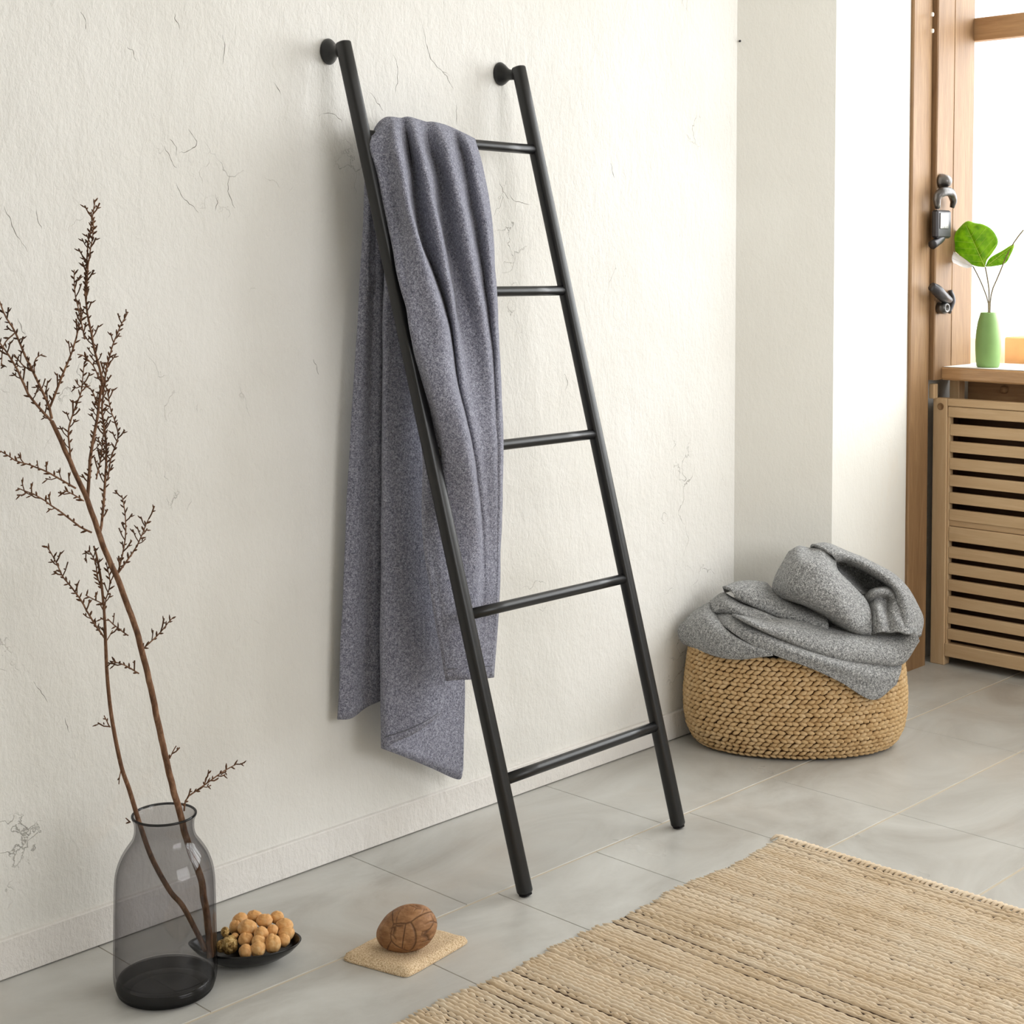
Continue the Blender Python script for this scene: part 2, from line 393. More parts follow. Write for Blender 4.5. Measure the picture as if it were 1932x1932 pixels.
WY0, WY1, WZ0, WZ1 = -0.055, -3.3, 0.93, 2.62
q = MB()
q.add(*boxv(XW + 0.02, XW + 0.2, YB, WY0, 0, WZ0)); q.add(*boxv(XW + 0.02, XW + 0.2, YB, WY0, WZ1, ZC))
q.add(*boxv(XW + 0.02, XW + 0.2, YB, WY1, WZ0, WZ1))
ww = q.build('wall_window', m_wall2, smooth=False); tag(ww, kind='structure', label='plaster wall around the window')
q = MB(); q.add(*boxv(XL, XW + 0.2, YB - 0.15, YB, 0, ZC))
tag(q.build('wall_back', m_wall2, smooth=False), kind='structure')
q = MB(); q.add(*boxv(XL - 0.15, XL, YB, 0.15, 0, ZC))
tag(q.build('wall_front', m_wall2, smooth=False), kind='structure')
tag(mk('ceiling', *boxv(XL - 0.15, XW + 0.2, YB - 0.15, 0.15, ZC, ZC + 0.1), m_wall2, smooth=False), kind='structure')

floor = mk('floor', *boxv(XL, XW + 0.2, YB, 0.1, -0.08, -0.0014), m_grout, smooth=False); tag(floor, kind='structure', label='grey concrete tiled floor with pale joints')
rows = [0.0, -0.366, -0.714] + [-0.714 - 0.35 * i for i in range(1, 13)]
joints = {0: [-1.5, -0.99, -0.38, 0.23, 0.84, 1.45, 2.05, 2.66, 3.27, 3.88, 4.6],
          1: [-1.5, -1.2, -0.6, 0.0, 0.61, 1.22, 1.83, 2.13, 2.43, 2.755, 3.083, 3.687, 4.29, 4.6]}
for r in range(len(rows) - 1):
    js = joints.get(r) or ([-1.5] + [3.083 - 0.607 * kk + (0.0 if r % 2 == 0 else 0.3) for kk in range(7, -3, -1)] + [4.6])
    js = [j for j in js if -1.5 <= j <= 4.6]
    if js[-1] < 4.6: js.append(4.6)
    if js[0] > -1.5: js.insert(0, -1.5)
    for a, b in zip(js[:-1], js[1:]):
        if b - a < 0.06: continue
        y1 = rows[r] - (0.003 if r else -0.05); y0 = max(rows[r + 1] + 0.003, YB)
        if y1 - y0 < 0.05: continue
        box('tile', a + 0.0007, b - 0.0007, y0, y1, -0.03, 0.0, m_tile, floor, bev=0.0008)
b = thing('baseboard_left', (0, 0, 0), 'white textured plaster baseboard along the cracked wall', kind='structure')
box('board', XL, CX - 0.004, -0.011, 0.002, 0.002, 0.0725, m_base, b, bev=0.002)

# wooden door-post-like trim on the reveal
px2x = lambda px, y: on_y(px, 700, y)[0]
t1 = thing('trim_1', (4.26, -0.105, 0), 'tall knotted oiled wooden post between white reveal and window', kind='structure')
def irregular_post(name, x0, x1, y0, y1, z0, z1, m, parent, n=26, amp=0.002, seed=1.0):
    S = []
    for i in range(n):
        z = z0 + (z1 - z0) * i / (n - 1); w = [noise.noise(Vector((z * 3.1, seed + kk * 7.7, 0))) * amp for kk in range(4)]
        S.append([(x0 + w[0], y1, z), (x0 + w[0], y0 + 0.003, z), (x0 + 0.004 + w[0], y0 + w[1] * .4, z), (x1 - 0.004 + w[2], y0 + w[1] * .4, z), (x1 + w[2], y0 + 0.003, z), (x1 + w[2], y1, z)])
    S = np.array(S); v, f = grid_geo(S); nu = 6
    f.append(tuple(range(nu - 1, -1, -1))); f.append(tuple((n - 1) * nu + j for j in range(nu)))
    return mk(name, v, f, m, parent, False)
irregular_post('post', px2x(1717, -.109), px2x(1753, -.109), -0.109, -0.092, 0, ZC, m_post, t1)

# ------------------------------------------------------------------ window
win = thing('window_1', (4.5, -0.13, 0.93), 'old wooden casement window with iron latches above the radiator cover', kind='structure')
jamb = irregular_post('jamb', px2x(1762.5, -.126), 4.548, -0.126, -0.056, 0.897, ZC - 0.02, m_sash, win, amp=0.0012, seed=4.0)
box('jamb_bead', 4.415, 4.419, -0.1275, -0.1255, 0.94, ZC - 0.02, m_post, jamb, bev=0.0005)
box('frame_bead', 4.548, 4.560, -0.118, -0.100, 0.937, 2.6, m_tan, win, bev=0.001)
box('rail', 4.540, 4.575, -3.25, -0.112, 1.968, 2.040, m_rail, win)
box('rail', 4.540, 4.575, -3.25, -0.112, 2.55, 2.62, m_rail, win)
for yy in (-0.92, -1.00, -1.78, -1.86, -2.62, -2.70):
    box('stile', 4.538, 4.577, yy - 0.034, yy + 0.034, 0.937, 2.6, m_sash, win)
for a, b2 in ((-0.118, -0.886), (-1.034, -1.746), (-1.894, -2.586), (-2.734, -3.25)):
    box('pane', 4.571, 4.574, b2, a, 0.94, 1.968, m_pane, win, bev=0)
    box('pane', 4.571, 4.574, b2, a, 2.040, 2.55, m_pane, win, bev=0)
# sill board, irregular front edge
S = []
for i in range(40):
    y = -0.1265 - 3.1 * i / 39; w = noise.noise(Vector((y * 5, 3, 1))) * 0.0022; ww_ = noise.noise(Vector((y * 4, 9, 1))) * 0.002
    S.append([(4.575, y, 0.894), (4.362 + w, y, 0.895 + ww_), (4.357 + w, y, 0.900 + ww_), (4.357 + w, y, 0.931), (4.361 + w, y, 0.9355), (4.575, y, 0.9365)])
v, f = grid_geo(np.array(S)); nn = 40
f = [tuple(reversed(q_)) for q_ in f]
f.append(tuple(range(6))); f.append(tuple((nn - 1) * 6 + j for j in range(5, -1, -1)))
for i in range(nn - 1): f.append((i * 6, i * 6 + 5, (i + 1) * 6 + 5, (i + 1) * 6))
m_sill = m_wood('varnished_sill_wood', (194, 156, 114), (158, 120, 84), 'Y', 1.0, 0.12, 0.1)
sill = mk('sill', v, f, m_sill, win, False)
m_whitetop = m_plain('sill_glare_white', (244, 243, 240), 0.35, spec=0.5)  # white stands in for window light blown out on the sill
box('sill_glare', 4.364, 4.545, -3.2, -0.128, 0.9362, 0.9376, m_whitetop, win, bev=0.0004)  # added sheet over the sill wood to carry that brightness
# pieces under the sill
box('sill_bracket', 4.43, 4.47, on_x(1815, 730, 4.45)[1], on_x(1797, 730, 4.45)[1], 0.80, 0.893, m_coverz, win)
box('corner_block', 4.325, 4.350, -0.118, -0.099, 0.838, 0.884, m_coverz, win)
box('apron', 4.52, 4.55, -3.2, -0.13, 0.78, 0.893, m_rail, win)
p = on_x(1896, 735, 4.52)
v, f = lathe_geo([(0.0, 0.018), (0.009, 0.016), (0.013, 0.008), (0.012, 0.0), (0.012, -0.004)], 16)
v = [(p[0] - zz, p[1] + x, p[2] + y) for x, y, zz in v]; mk('peg', v, f, m_rail, win)

# iron latches on the jamb (plane y = -0.126)
YJ = -0.128
def J(px, py, d=0.0): return on_y(px, py, YJ - d)
def blob(name, pts, radii, m, parent, seg=14, n=14, amp=0.0012):
    P = spline(np.array(pts), n); R = np.interp(np.linspace(0, len(radii) - 1, n), range(len(radii)), radii)
    v, f = tube_geo(P, R, seg); v = [np.array(q_) + amp * np.array([n3(q_, 120), n3(q_, 120, 3), n3(q_, 120, 9)]) for q_ in v]
    return mk(name, v, f, m, parent)
la = blob('latch_lever', [J(1769, 392, .014), J(1768, 372, .02), J(1779, 362, .028), J(1793, 363, .028), J(1799, 378, .024), J(1796, 392, .018)], [.009, .013, .015, .014, .011, .007], m_iron, win)
P = J(1776, 342, 0.0)
v, f = lathe_geo([(0.0, 0.034), (0.010, 0.032), (0.018, 0.026), (0.023, 0.014), (0.026, 0.006), (0.026, 0.0)], 24)
mk('latch_rosette', [(P[0] + x, P[1] - zz, P[2] + y * 0.9) for x, y, zz in v], f, m_iron, la)
P0, P1 = J(1757, 396), J(1783, 450)
kp = box('latch_keep', P0[0], P1[0], -0.150, -0.127, P1[2], P0[2], m_irond, win, bev=0.006)
P0, P1 = J(1761, 402), J(1776, 432)
box('keep_slot', P0[0], P1[0], -0.153, -0.149, P1[2], P0[2], m_iron, kp, bev=0.001)
blob('keep_bracket', [J(1759, 462, .008), J(1774, 452, .010), J(1787, 440, .006)], [.014, .012, .004], m_irond, kp)
kn = blob('bolt_body', [J(1757, 540, .012), J(1768, 548, .02), J(1780, 560, .022), J(1791, 566, .016)], [.013, .018, .017, .011], m_irond, win)
P = J(1772, 581, 0.0)
v, f = lathe_geo([(0.0, 0.020), (0.009, 0.020), (0.010, 0.028), (0.017, 0.028), (0.022, 0.016), (0.022, 0.0)], 22)
mk('bolt_socket', [(P[0] + x, P[1] - zz, P[2] + y * 0.85) for x, y, zz in v], f, m_iron, kn)
blob('bolt_plate', [J(1793, 548, .006), J(1797, 568, .008), J(1790, 590, .006)], [.007, .010, .006], m_irond, kn)
for py in (27, 58):
    P = J(1760, py, 0.0); box('hinge_pin', P[0] - .004, P[0] + .006, -0.13, -0.122, P[2] - .006, P[2] + .006, m_tan, win, bev=0.002)

# ------------------------------------------------------------------ radiator cover
rc = thing('radiator_cover', (4.345, -0.11, 0), 'slatted light wooden radiator cover standing under the window sill', 'radiator cover')
XF = 4.345
zpy = lambda py: 0.7814 - (py - 787) * 0.0016583
box('stile', XF, XF + 0.035, -0.152, -0.104, 0.0, 0.8395, m_coverz, rc)
box('stile', XF, XF + 0.035, -1.46, -1.41, 0.0, 0.8395, m_coverz, rc)
box('top_rail', XF + 0.0005, XF + 0.035, -1.41, -0.1525, 0.816, 0.8395, m_cover, rc)
box('inner_rail', XF + 0.003, XF + 0.035, -1.41, -0.1535, 0.7815, 0.8145, m_cover, rc)
box('inner_stile', XF + 0.006, XF + 0.03, -0.159, -0.1525, 0.028, 0.814, m_coverz, rc, bev=0.001)
box('bottom_rail', XF + 0.001, XF + 0.035, -1.41, -0.1525, 0.0286, zpy(1216), m_cover, rc)
for a, b2 in [(800, 821.5), (832.5, 853), (864, 885.5), (896, 917), (929, 949.5), (961, 981.5), (1032, 1053), (1063, 1084), (1094.5, 1115), (1126, 1147), (1157.5, 1178), (1188.5, 1208)]:
    box('slat', XF + 0.006, XF + 0.024, -1.41, -0.1595, zpy(b2), zpy(a), m_cover, rc, bev=0.0015)
box('middle_rail', XF + 0.005, XF + 0.03, -1.41, -0.1595, zpy(1021), zpy(993.5), m_cover, rc)
box('middle_ledge', XF + 0.012, XF + 0.03, -1.41, -0.1595, zpy(992.5), zpy(981.5), m_cover, rc, bev=0.0005)
box('side_panel', XF + 0.036, XF + 0.19, -0.112, -0.104, 0.03, 0.82, m_back, rc)  # inner face coloured dark in place of shade
box('side_panel', XF + 0.036, XF + 0.19, -1.46, -1.452, 0.03, 0.82, m_coverz, rc)
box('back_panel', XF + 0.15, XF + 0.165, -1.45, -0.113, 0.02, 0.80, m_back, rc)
box('top_board', XF + 0.036, XF + 0.19, -1.46, -0.104, 0.80, 0.822, m_cover, rc)
v, f = lathe_geo([(0.011, -0.0005), (0.011, 0.0012), (0.0095, 0.0018), (0.0085, 0.0008), (0.0, 0.0006)], 24)
P = on_x(1775, 767, XF)
mk('dowel', [(P[0] - zz, P[1] + x, P[2] + y) for x, y, zz in v], f, m_post, rc)

# outside, beyond the panes
o = box('block', 4.80, 5.0, -1.15, on_x(1895, 640, 4.8)[1], 0.80, on_x(1932, 637, 4.8)[2], m_terra, bev=0.004, base=(4.9, -0.7, 0.8)); tag(o, 'orange stand-in for the sash rail, a terracotta planter outside the window to the right of the green vase', 'block')  # added block, a brighter stand-in for the backlit wooden sash rail
o = box('block', 4.80, 5.0, on_x(1862, 640, 4.8)[1], 0.3, 0.80, on_x(1836, 636, 4.8)[2], m_terra2, bev=0.004, base=(4.9, 0.1, 0.8)); tag(o, 'bloom-paled stand-in for the sash rail, a planter outside the window, left of and behind the green vase', 'block')  # same stand-in, its colour paled to carry the light bloom
o = box('outer_ledge', 4.77, 5.2, -3.4, 0.4, 0.70, 0.80, m_tan, bev=0.004); o['kind'] = 'structure'; o.name = 'trim_2'

# ------------------------------------------------------------------ green vase with leaves on the sill
VX, VZ = 4.425, 0.9378
vc = on_x(1864, 682, VX); vc[2] = VZ
gv = thing('green_vase', vc, 'small matt green bottle vase with leaf stems on the window sill', 'vase')
prof = [(0.0, 0.0), (0.031, 0.0), (0.034, 0.003), (0.0365, 0.02), (0.0385, 0.055), (0.0385, 0.08), (0.0365, 0.11), (0.032, 0.14), (0.027, 0.158), (0.0245, 0.167), (0.0235, 0.170), (0.0215, 0.169), (0.0205, 0.16), (0.024, 0.14), (0.03, 0.10), (0.031, 0.03), (0.0, 0.02)]
mk('body', *lathe_geo(prof, 40, vc), m_green, gv)
def X(px, py, d=0.0): return on_x(px, py, VX + d)
def leaf(name, outline, base, tip, m, label, cat, stem, veins=5, dome=0.012, d0=0.0, srad=0.0019):
    L = thing(name, X(*stem[0]), label, cat, 'leaf sprays in the green vase')
    o3 = spline(np.array([[*p, 0] for p in outline + [outline[0]]]), 49)[:-1]
    B, T = np.array(base, float), np.array(tip, float); v = []; f = []; rings = 7
    for r in range(rings):
        s = r / (rings - 1)
        for q_ in o3:
            mid = B + (T - B) * np.clip(((q_[:2] - B) @ (T - B)) / ((T - B) @ (T - B)), 0.02, 0.98)
            p2 = mid + (q_[:2] - mid) * s
            rip = 0.003 * math.sin(9 * np.clip(((p2 - B) @ (T - B)) / ((T - B) @ (T - B)), 0, 1) * math.pi) * s
            v.append(X(p2[0], p2[1], d0 + dome * s * s + rip))
    n = len(o3)
    for r in range(rings - 1):
        for k_ in range(n):
            f.append((r * n + k_, r * n + (k_ + 1) % n, (r + 1) * n + (k_ + 1) % n, (r + 1) * n + k_))
    bl = mk('blade', v, f, m, L); solidify(bl, 0.0012)
    if veins:
        q = MB(); q.add(*tube_geo([X(*(B + (T - B) * s), d0 - 0.0015) for s in np.linspace(0, 1, 8)], np.linspace(.0014, .0005, 8), 6))
        for i in range(veins):
            s = 0.12 + 0.75 * i / veins; m0 = B + (T - B) * s
            for sg in (-1, 1):
                nrm = np.array([-(T - B)[1], (T - B)[0]]) * sg / np.linalg.norm(T - B)
                best = max(o3, key=lambda q_: (q_[:2] - m0) @ (nrm * 0.85 + (T - B) / np.linalg.norm(T - B) * 0.45) / (np.linalg.norm(q_[:2] - m0) + 1e-6))
                e_ = m0 + (best[:2] - m0) * 0.9
                q.add(*tube_geo([X(*(m0 + (e_ - m0) * t), d0 + dome * t * t * 0.8 - 0.0015) for t in np.linspace(0, 1, 5)], np.linspace(.0009, .0003, 5), 5))
        q.build('vein', m_vein, bl)
    mk('stalk', *tube_geo(spline(np.array([X(*p) for p in stem]), 12), srad, 6), m_stalk, L)
    return L
leaf('leaf_spray', [(1858, 504), (1842, 502), (1826, 495), (1802, 474), (1781, 460), (1802, 439), (1823, 418), (1840, 421), (1856, 424), (1873, 435), (1883, 456), (1873, 476), (1862, 490)], (1858, 503), (1822, 424), m_leaf,
     'large bright green heart-shaped leaf on the middle stalk in the green vase', 'leaf', [(1865, 610, 0), (1866, 575, 0), (1866, 548, 0), (1863, 525, 0), (1859, 504, 0)])
leaf('leaf_spray', [(1859, 503), (1868, 487), (1890, 474), (1913, 461), (1906, 482), (1896, 497), (1875, 502)], (1861, 502), (1912, 463), m_leaf,
     'narrower green leaf pointing towards the panes from the right-leaning stalk in the green vase', 'leaf', [(1868, 610, .008), (1868, 575, .008), (1872, 548, .01), (1884, 520, .01), (1897, 488, .01), (1914, 456, .012), (1931, 434, .014)], 3, 0.006, 0.01, 0.0018)
leaf('leaf_spray', [(1837, 503), (1822, 490), (1804, 478), (1782, 465), (1763, 460), (1752, 474), (1763, 487), (1795, 494), (1820, 505)], (1833, 502), (1754, 471), m_wleaf,
     'pale leaf with an all-white blade against the wooden jamb', 'leaf', [(1862, 610, -.006), (1865, 575, -.004), (1856, 545, -.004), (1846, 522, -.006), (1836, 503, -.008)], 0, 0.006, -0.012, 0.0018)

# ------------------------------------------------------------------ ladder
FL, FR = np.array([2.1607, -0.4174, 0.0]), np.array([2.6639, -0.4102, 0.0])
TL, TR = on_y(647, 79, -0.056), on_y(978, 126, -0.056)
lad = thing('towel_ladder', (FL + FR) / 2, 'matt black five-rung towel ladder leaning against the cracked white wall', 'ladder')
def rail_geo(a, b, w=0.0145, n=3.0, seg=28):
    ax = (b - a) / np.linalg.norm(b - a); u = np.array([1.0, 0, 0]); u = u - ax * (u @ ax); u /= np.linalg.norm(u); w2 = np.cross(ax, u)
    L = np.linalg.norm(b - a); st = [(0.0, .86), (0.004, 1.0), (0.02, 1.0)] + [(L * s, 1.0) for s in np.linspace(0.05, .95, 8)] + [(L - 0.003, 1.0), (L, .86)]
    v = []; f = []
    for d, s in st:
        for k_ in range(seg):
            t = 2 * math.pi * k_ / seg; c_, s_ = math.cos(t), math.sin(t)
            x = math.copysign(abs(c_) ** (2 / n), c_); y = math.copysign(abs(s_) ** (2 / n), s_)
            v.append(a + ax * d + (u * x + w2 * y) * w * s)
    m_ = len(st)
    for i in range(m_ - 1):
        for k_ in range(seg): f.append((i * seg + k_, i * seg + (k_ + 1) % seg, (i + 1) * seg + (k_ + 1) % seg, (i + 1) * seg + k_))
    f.append(tuple(range(seg - 1, -1, -1))); f.append(tuple((m_ - 1) * seg + k_ for k_ in range(seg)))
    return v, f
for a, b_ in ((FL, TL), (FR, TR)):
    ax = (b_ - a) / np.linalg.norm(b_ - a)
    mk('rail', *rail_geo(a + ax * 0.006, b_), m_black, lad)
    mk('foot_pad', *rail_geo(a + np.array([0, 0, 0.001]), a + ax * 0.007, 0.0118), m_irond, lad)
TS = [0.889, 0.702, 0.513, 0.324, 0.132]
rungs = []
for t in TS:
    a = FL + (TL - FL) * t; b_ = FR + (TR - FR) * t; d = (b_ - a) / np.linalg.norm(b_ - a)
    a2, b2 = a + d * 0.009, b_ - d * 0.009; rungs.append((a2, b2))
    mk('rung', *tube_geo([a2 + (b2 - a2) * s for s in np.linspace(0, 1, 6)], 0.0112, 20), m_black, lad)
def ybracket(name, x, z, rail_top, parent):
    prof = [(0.0, 0.001), (0.0265, 0.001), (0.027, 0.004), (0.024, 0.010), (0.017, 0.020), (0.0125, 0.028), (0.0115, 0.040), (0.0115, 0.046), (0.0, 0.046)]
    v, f = lathe_geo(prof, 28)
    L = []
    for X_, Y_, Z_ in v:
        s = Z_ / 0.046; L.append((x + X_ * 0.82 + (rail_top[0] - x) * s, -Z_, z + Y_ + (rail_top[2] - 0.018 - z) * s))
    return mk(name, L, f, m_black, parent)
ybracket('wall_bracket', 2.008, 1.692, TL, lad)
ybracket('wall_bracket', 2.512, 1.692, TR, lad)

# ------------------------------------------------------------------ hanging towel
R0 = rungs[0]; Yr0 = lambda u=0: -0.0945
tw = thing('hanging_towel', (2.12, -0.1, 1.53), 'blue grey terry towel folded over the top rung of the black ladder', 'towel')
PR = [272, 330, 400, 460, 530, 620, 720, 850, 1000, 1150, 1283]
T = [[700, 714, 728, 742, 754, 764, 774, 787, 799, 820, 843],
     [722, 733, 751, 758, 767, 776, 786, 800, 812, 832, 853],
     [735, 747, 762, 770, 782, 800, 815, 838, 850, 858, 866],
     [748, 761, 773, 790, 812, 837, 851, 880, 898, 893, 884],
     [770, 778, 785, 797, 823, 850, 863, 891, 908, 906, 896],
     [788, 803, 817, 831, 843, 859, 872, 899, 915, 915, 904],
     [806, 822, 829, 840, 853, 868, 886, 909, 921, 921, 910],
     [818, 836, 845, 855, 873, 890, 904, 917, 926, 925, 914],
     [842, 855, 871, 883, 896, 913, 924, 930, 933, 930, 919],
     [864, 878, 890, 902, 912, 925, 932, 937, 937, 933, 923],
     [882, 898, 913, 921, 927, 934, 939, 944, 941, 936, 927],
     [897, 913, 925, 930, 934, 939, 943, 948, 944, 939, 930]]
TOPX = [(712, 244), (719, 233), (730, 225), (742, 224), (758, 226), (774, 224), (800, 231), (808, 233), (822, 233), (846, 240), (868, 250), (893, 264)]
#  depth of each track: + = towards the room
D0 = [-.012, -.002, .006, .016, -.016, .014, -.014, -.008, .014, -.010, .008, -.014]
def base_y(py):
    pts = [(272, -.131), (400, -.164), (530, -.206), (620, -.214), (720, -.240), (850, -.266), (1000, -.236), (1283, -.240)]
    return np.interp(py, [p_[0] for p_ in pts], [p_[1] for p_ in pts])
AMP = [1.0, 1.15, 1.3, 1.3, 1.2, 1.15, 1.0, .9, .75, .55, .4]
# columns that tuck in behind the left rail
OVR = {(5, 0): (779, -.196), (6, 0): (786, -.186), (6, 1): (803, -.226), (7, 0): (800, -.188), (7, 1): (831, -.236), (7, 2): (842, -.259), (8, 0): (799, -.206), (8, 1): (818, -.218), (8, 2): (852, -.232)}
Gd = []
back = []
for c_ in range(12):
    p = on_y(TOPX[c_][0], TOPX[c_][1], -0.094 - D0[c_] * 0.25); back.append(p)
Gd.append([np.array([p[0] - 0.004, -0.060 + D0[i] * .3, 1.20]) for i, p in enumerate(back)])
Gd.append([np.array([p[0], -0.062, p[2] - 0.09]) for p in back])
Gd.append([np.array([p[0], -0.074, p[2] - 0.018]) for p in back])
Gd.append(back)
for r, py in enumerate(PR):
    row = []
    for c_ in range(12):
        fade = 1.0 if c_ < 4 else (1.0, 1.0, 1.0, 1.0, .85, .55, .3, .12, .03, 0, 0)[r]
        x_, y_ = T[c_][r], base_y(py) - D0[c_] * AMP[r] * fade * (1.8 if D0[c_] > 0 else 1.25)
        if c_ == 11 and r >= 6: y_ += .012
        x_, y_ = OVR.get((r, c_), (x_, y_))
        row.append(on_y(x_, py + (0 if r < 10 else -5 * c_ / 11.0), y_))
    Gd.append(row)
for r_, row in enumerate(Gd):      # left edge returns towards the wall
    e_ = row[0]; row.insert(0, e_ + np.array([.046, .034, 0.0]) * (1 if r_ > 4 else .2))
S = surf(Gd, 104, 130)
for i in range(S.shape[0]):
    for j in range(S.shape[1]):
        p = S[i, j]; S[i, j] = p + np.array([0, 1, 0]) * (n3(p, 22) * 0.0018 + n3(p, 8, 5) * 0.002)
fp = mk('front_panel', *grid_geo(S), m_towel, tw); solidify(fp, 0.0055, 0)
# wall-side sheet
PA = [310, 430, 600, 800, 1000, 1200, 1340]
xl = [692, 686, 675, 662, 652, 643, 637]; xr = [742, 752, 770, 785, 798, 808, 810]
Ga = []
for py, a, b_ in zip(PA, xl, xr):
    row = []
    for i, s in enumerate(np.linspace(0, 1, 8)):
        yb = [-.040, -.046, -.038, -.050, -.044, -.036, -.044, -.050][i] + np.interp(py, [310, 1340], [-.02, 0.006])
        if i == 0: yb += 0.006
        pyy = py
        if py == 1340: pyy = [1357, 1355, 1336, 1324, 1313, 1304, 1296, 1290][i]
        row.append(on_y(a + (b_ - a) * s, pyy, yb))
    Ga.append(row)
Ga.insert(0, [np.array([p[0] * .5 + 2.10 * .5, -0.072, 1.44]) for p in Ga[0]])
S = surf(Ga, 40, 70)
for i in range(S.shape[0]):
    for j in range(S.shape[1]): S[i, j][1] += n3(S[i, j], 9, 2) * 0.004
bp = mk('back_panel', *grid_geo(S), m_towel, tw); solidify(bp, 0.0055, 0)
# middle folded sheet: front face B, fold at left, rear face C
PB = [330, 560, 740, 900, 1080, 1250, 1400]
Lx = [736, 727, 725, 724, 723, 722, 724]
BR = [770, 783, 790, 797, 812, 842, 832]; CRt = [785, 800, 812, 825, 850, 874, 872]
Gb = []
for r, py in enumerate(PB):
    row = []; w = np.interp(r, [0, 6], [0.4, 1.0])
    hemB = {6: [1344, 1368, 1386, 1399, 1410]}; hemC = {6: [1413, 1430, 1450, 1470, 1452]}
    for i, s in enumerate((1.0, .75, .5, .22, .04)):
        pyy = py if r < 6 else hemB[6][i]
        row.append(on_y(Lx[r] + (BR[r] - Lx[r]) * s, pyy, -0.092 - w * (.034 * math.sin(s * math.pi * .62) + .006)))
    for i, s in enumerate((0.0, .3, .62, .94, 1.0)):
        pyy = py if r < 6 else hemC[6][i]
        row.append(on_y(Lx[r] + (CRt[r] - Lx[r]) * s, pyy, -0.078 + w * (.030 * math.sin(s * math.pi * .5))))
    Gb.append(row)
Gb.insert(0, [np.array([p[0] * .4 + 2.11 * .6, -0.078, 1.43]) for p in Gb[0]])
S = surf(Gb, 60, 80)
for i in range(S.shape[0]):
    for j in range(S.shape[1]): S[i, j][1] += n3(S[i, j], 10, 7) * 0.003
mp = mk('folded_panel', *grid_geo(S), m_towel, tw); solidify(mp, 0.0055, 0)
def hemline(pts, yy, parent, r=0.0011, m=None):
    mk('hem_seam', *tube_geo(spline(np.array([on_y(p[0], p[1], yy(i) if callable(yy) else yy) for i, p in enumerate(pts)]), 24), r, 6), m or m_seam2, parent)

hemline([(725, 1391), (745, 1385), (768, 1377), (802, 1361), (826, 1345)], lambda i: [-.106, -.118, -.127, -.133, -.134][i], mp)
hemline([(845, 1262), (870, 1261), (900, 1259), (928, 1256)], -.246, fp)
# ------------------------------------------------------------------ basket
BC = np.array([3.364, -0.250, 0.0]); BD = float((BC - CAM) @ FW); BAR = 0.62
BROT = math.atan2(RT[1], RT[0])
bk = thing('woven_basket', BC, 'round chunky woven straw basket in the corner by the wall', 'basket')
zs = [0.0, 0.006, 0.02, 0.05, 0.09, 0.14, 0.19, 0.235, 0.264]
rs = [0.235, 0.250, 0.264, 0.279, 0.286, 0.2875, 0.283, 0.277, 0.273]
rb = lambda z: float(np.interp(z, zs, rs))
prof = [(0.0, 0.004), (0.22, 0.004)] + [(r_ - 0.008, max(z, 0.004)) for r_, z in zip(rs, zs)] + [(0.250, 0.260), (0.255, 0.12), (0.23, 0.03), (0.0, 0.02)]
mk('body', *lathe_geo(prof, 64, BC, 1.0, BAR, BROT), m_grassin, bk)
def bpt(a, z, off):
    r_ = rb(z) + off; x, y = r_ * math.cos(a), r_ * BAR * math.sin(a)
    if off: y = rb(z) * BAR * math.sin(a) + off * math.sin(a)
    return BC + np.array([math.cos(BROT) * x - math.sin(BROT) * y, math.sin(BROT) * x + math.cos(BROT) * y, z])
# equal arc-length angles
AA = np.linspace(0, 2 * math.pi, 2001); arc = np.concatenate([[0], np.cumsum(np.hypot(np.diff(np.cos(AA)), BAR * np.diff(np.sin(AA))))]); arc /= arc[-1]
ang = lambda s: float(np.interp(s % 1.0, arc, AA))
q = MB(); nrow, ncol = 23, 80
ls = [(0.0, 0.15), (0.25, 0.85), (0.5, 1.0), (0.75, 0.85), (1.0, 0.15)]
for r in range(nrow):
    z0 = 0.010 + (0.260 - 0.010) * r / (nrow - 1)
    for c_ in range(ncol):
        s0 = (c_ + 0.42 * r + random.uniform(-.1, .1)) / ncol; tilt = random.uniform(0.0030, 0.0048) * (1 if r % 2 else -0.55)
        path = []; L_ = 1.12 / ncol
        zz0 = z0 + random.uniform(-.0012, .0012)
        ring = []
        for t, w in ls:
            s = s0 + (t - 0.5) * L_ * 1.12; z = min(max(zz0 + (t - 0.5) * tilt * 2, 0.004), 0.266); rr = 0.0064 * w
            a = ang(s); cpt = bpt(a, z, -0.002 + 0.003 * w)
            up = bpt(a, min(z + .002, .268), 0) - bpt(a, max(z - .002, .0025), 0); up /= np.linalg.norm(up)
            outv = bpt(a, z, 0.01) - bpt(a, z, 0.0); outv /= np.linalg.norm(outv)
            ring.append([cpt + rr * (up * math.cos(b_) * 1.0 + outv * math.sin(b_) * 1.15) for b_ in np.linspace(0, 2 * math.pi, 7)[:-1]])
        v = [p for rg in ring for p in rg]; f = []
        for i in range(4):
            for k_ in range(6): f.append((i * 6 + k_, i * 6 + (k_ + 1) % 6, (i + 1) * 6 + (k_ + 1) % 6, (i + 1) * 6 + k_))
        q.add(v, f)
w_ = q.build('weave', m_grass, bk); w_['kind'] = 'stuff'

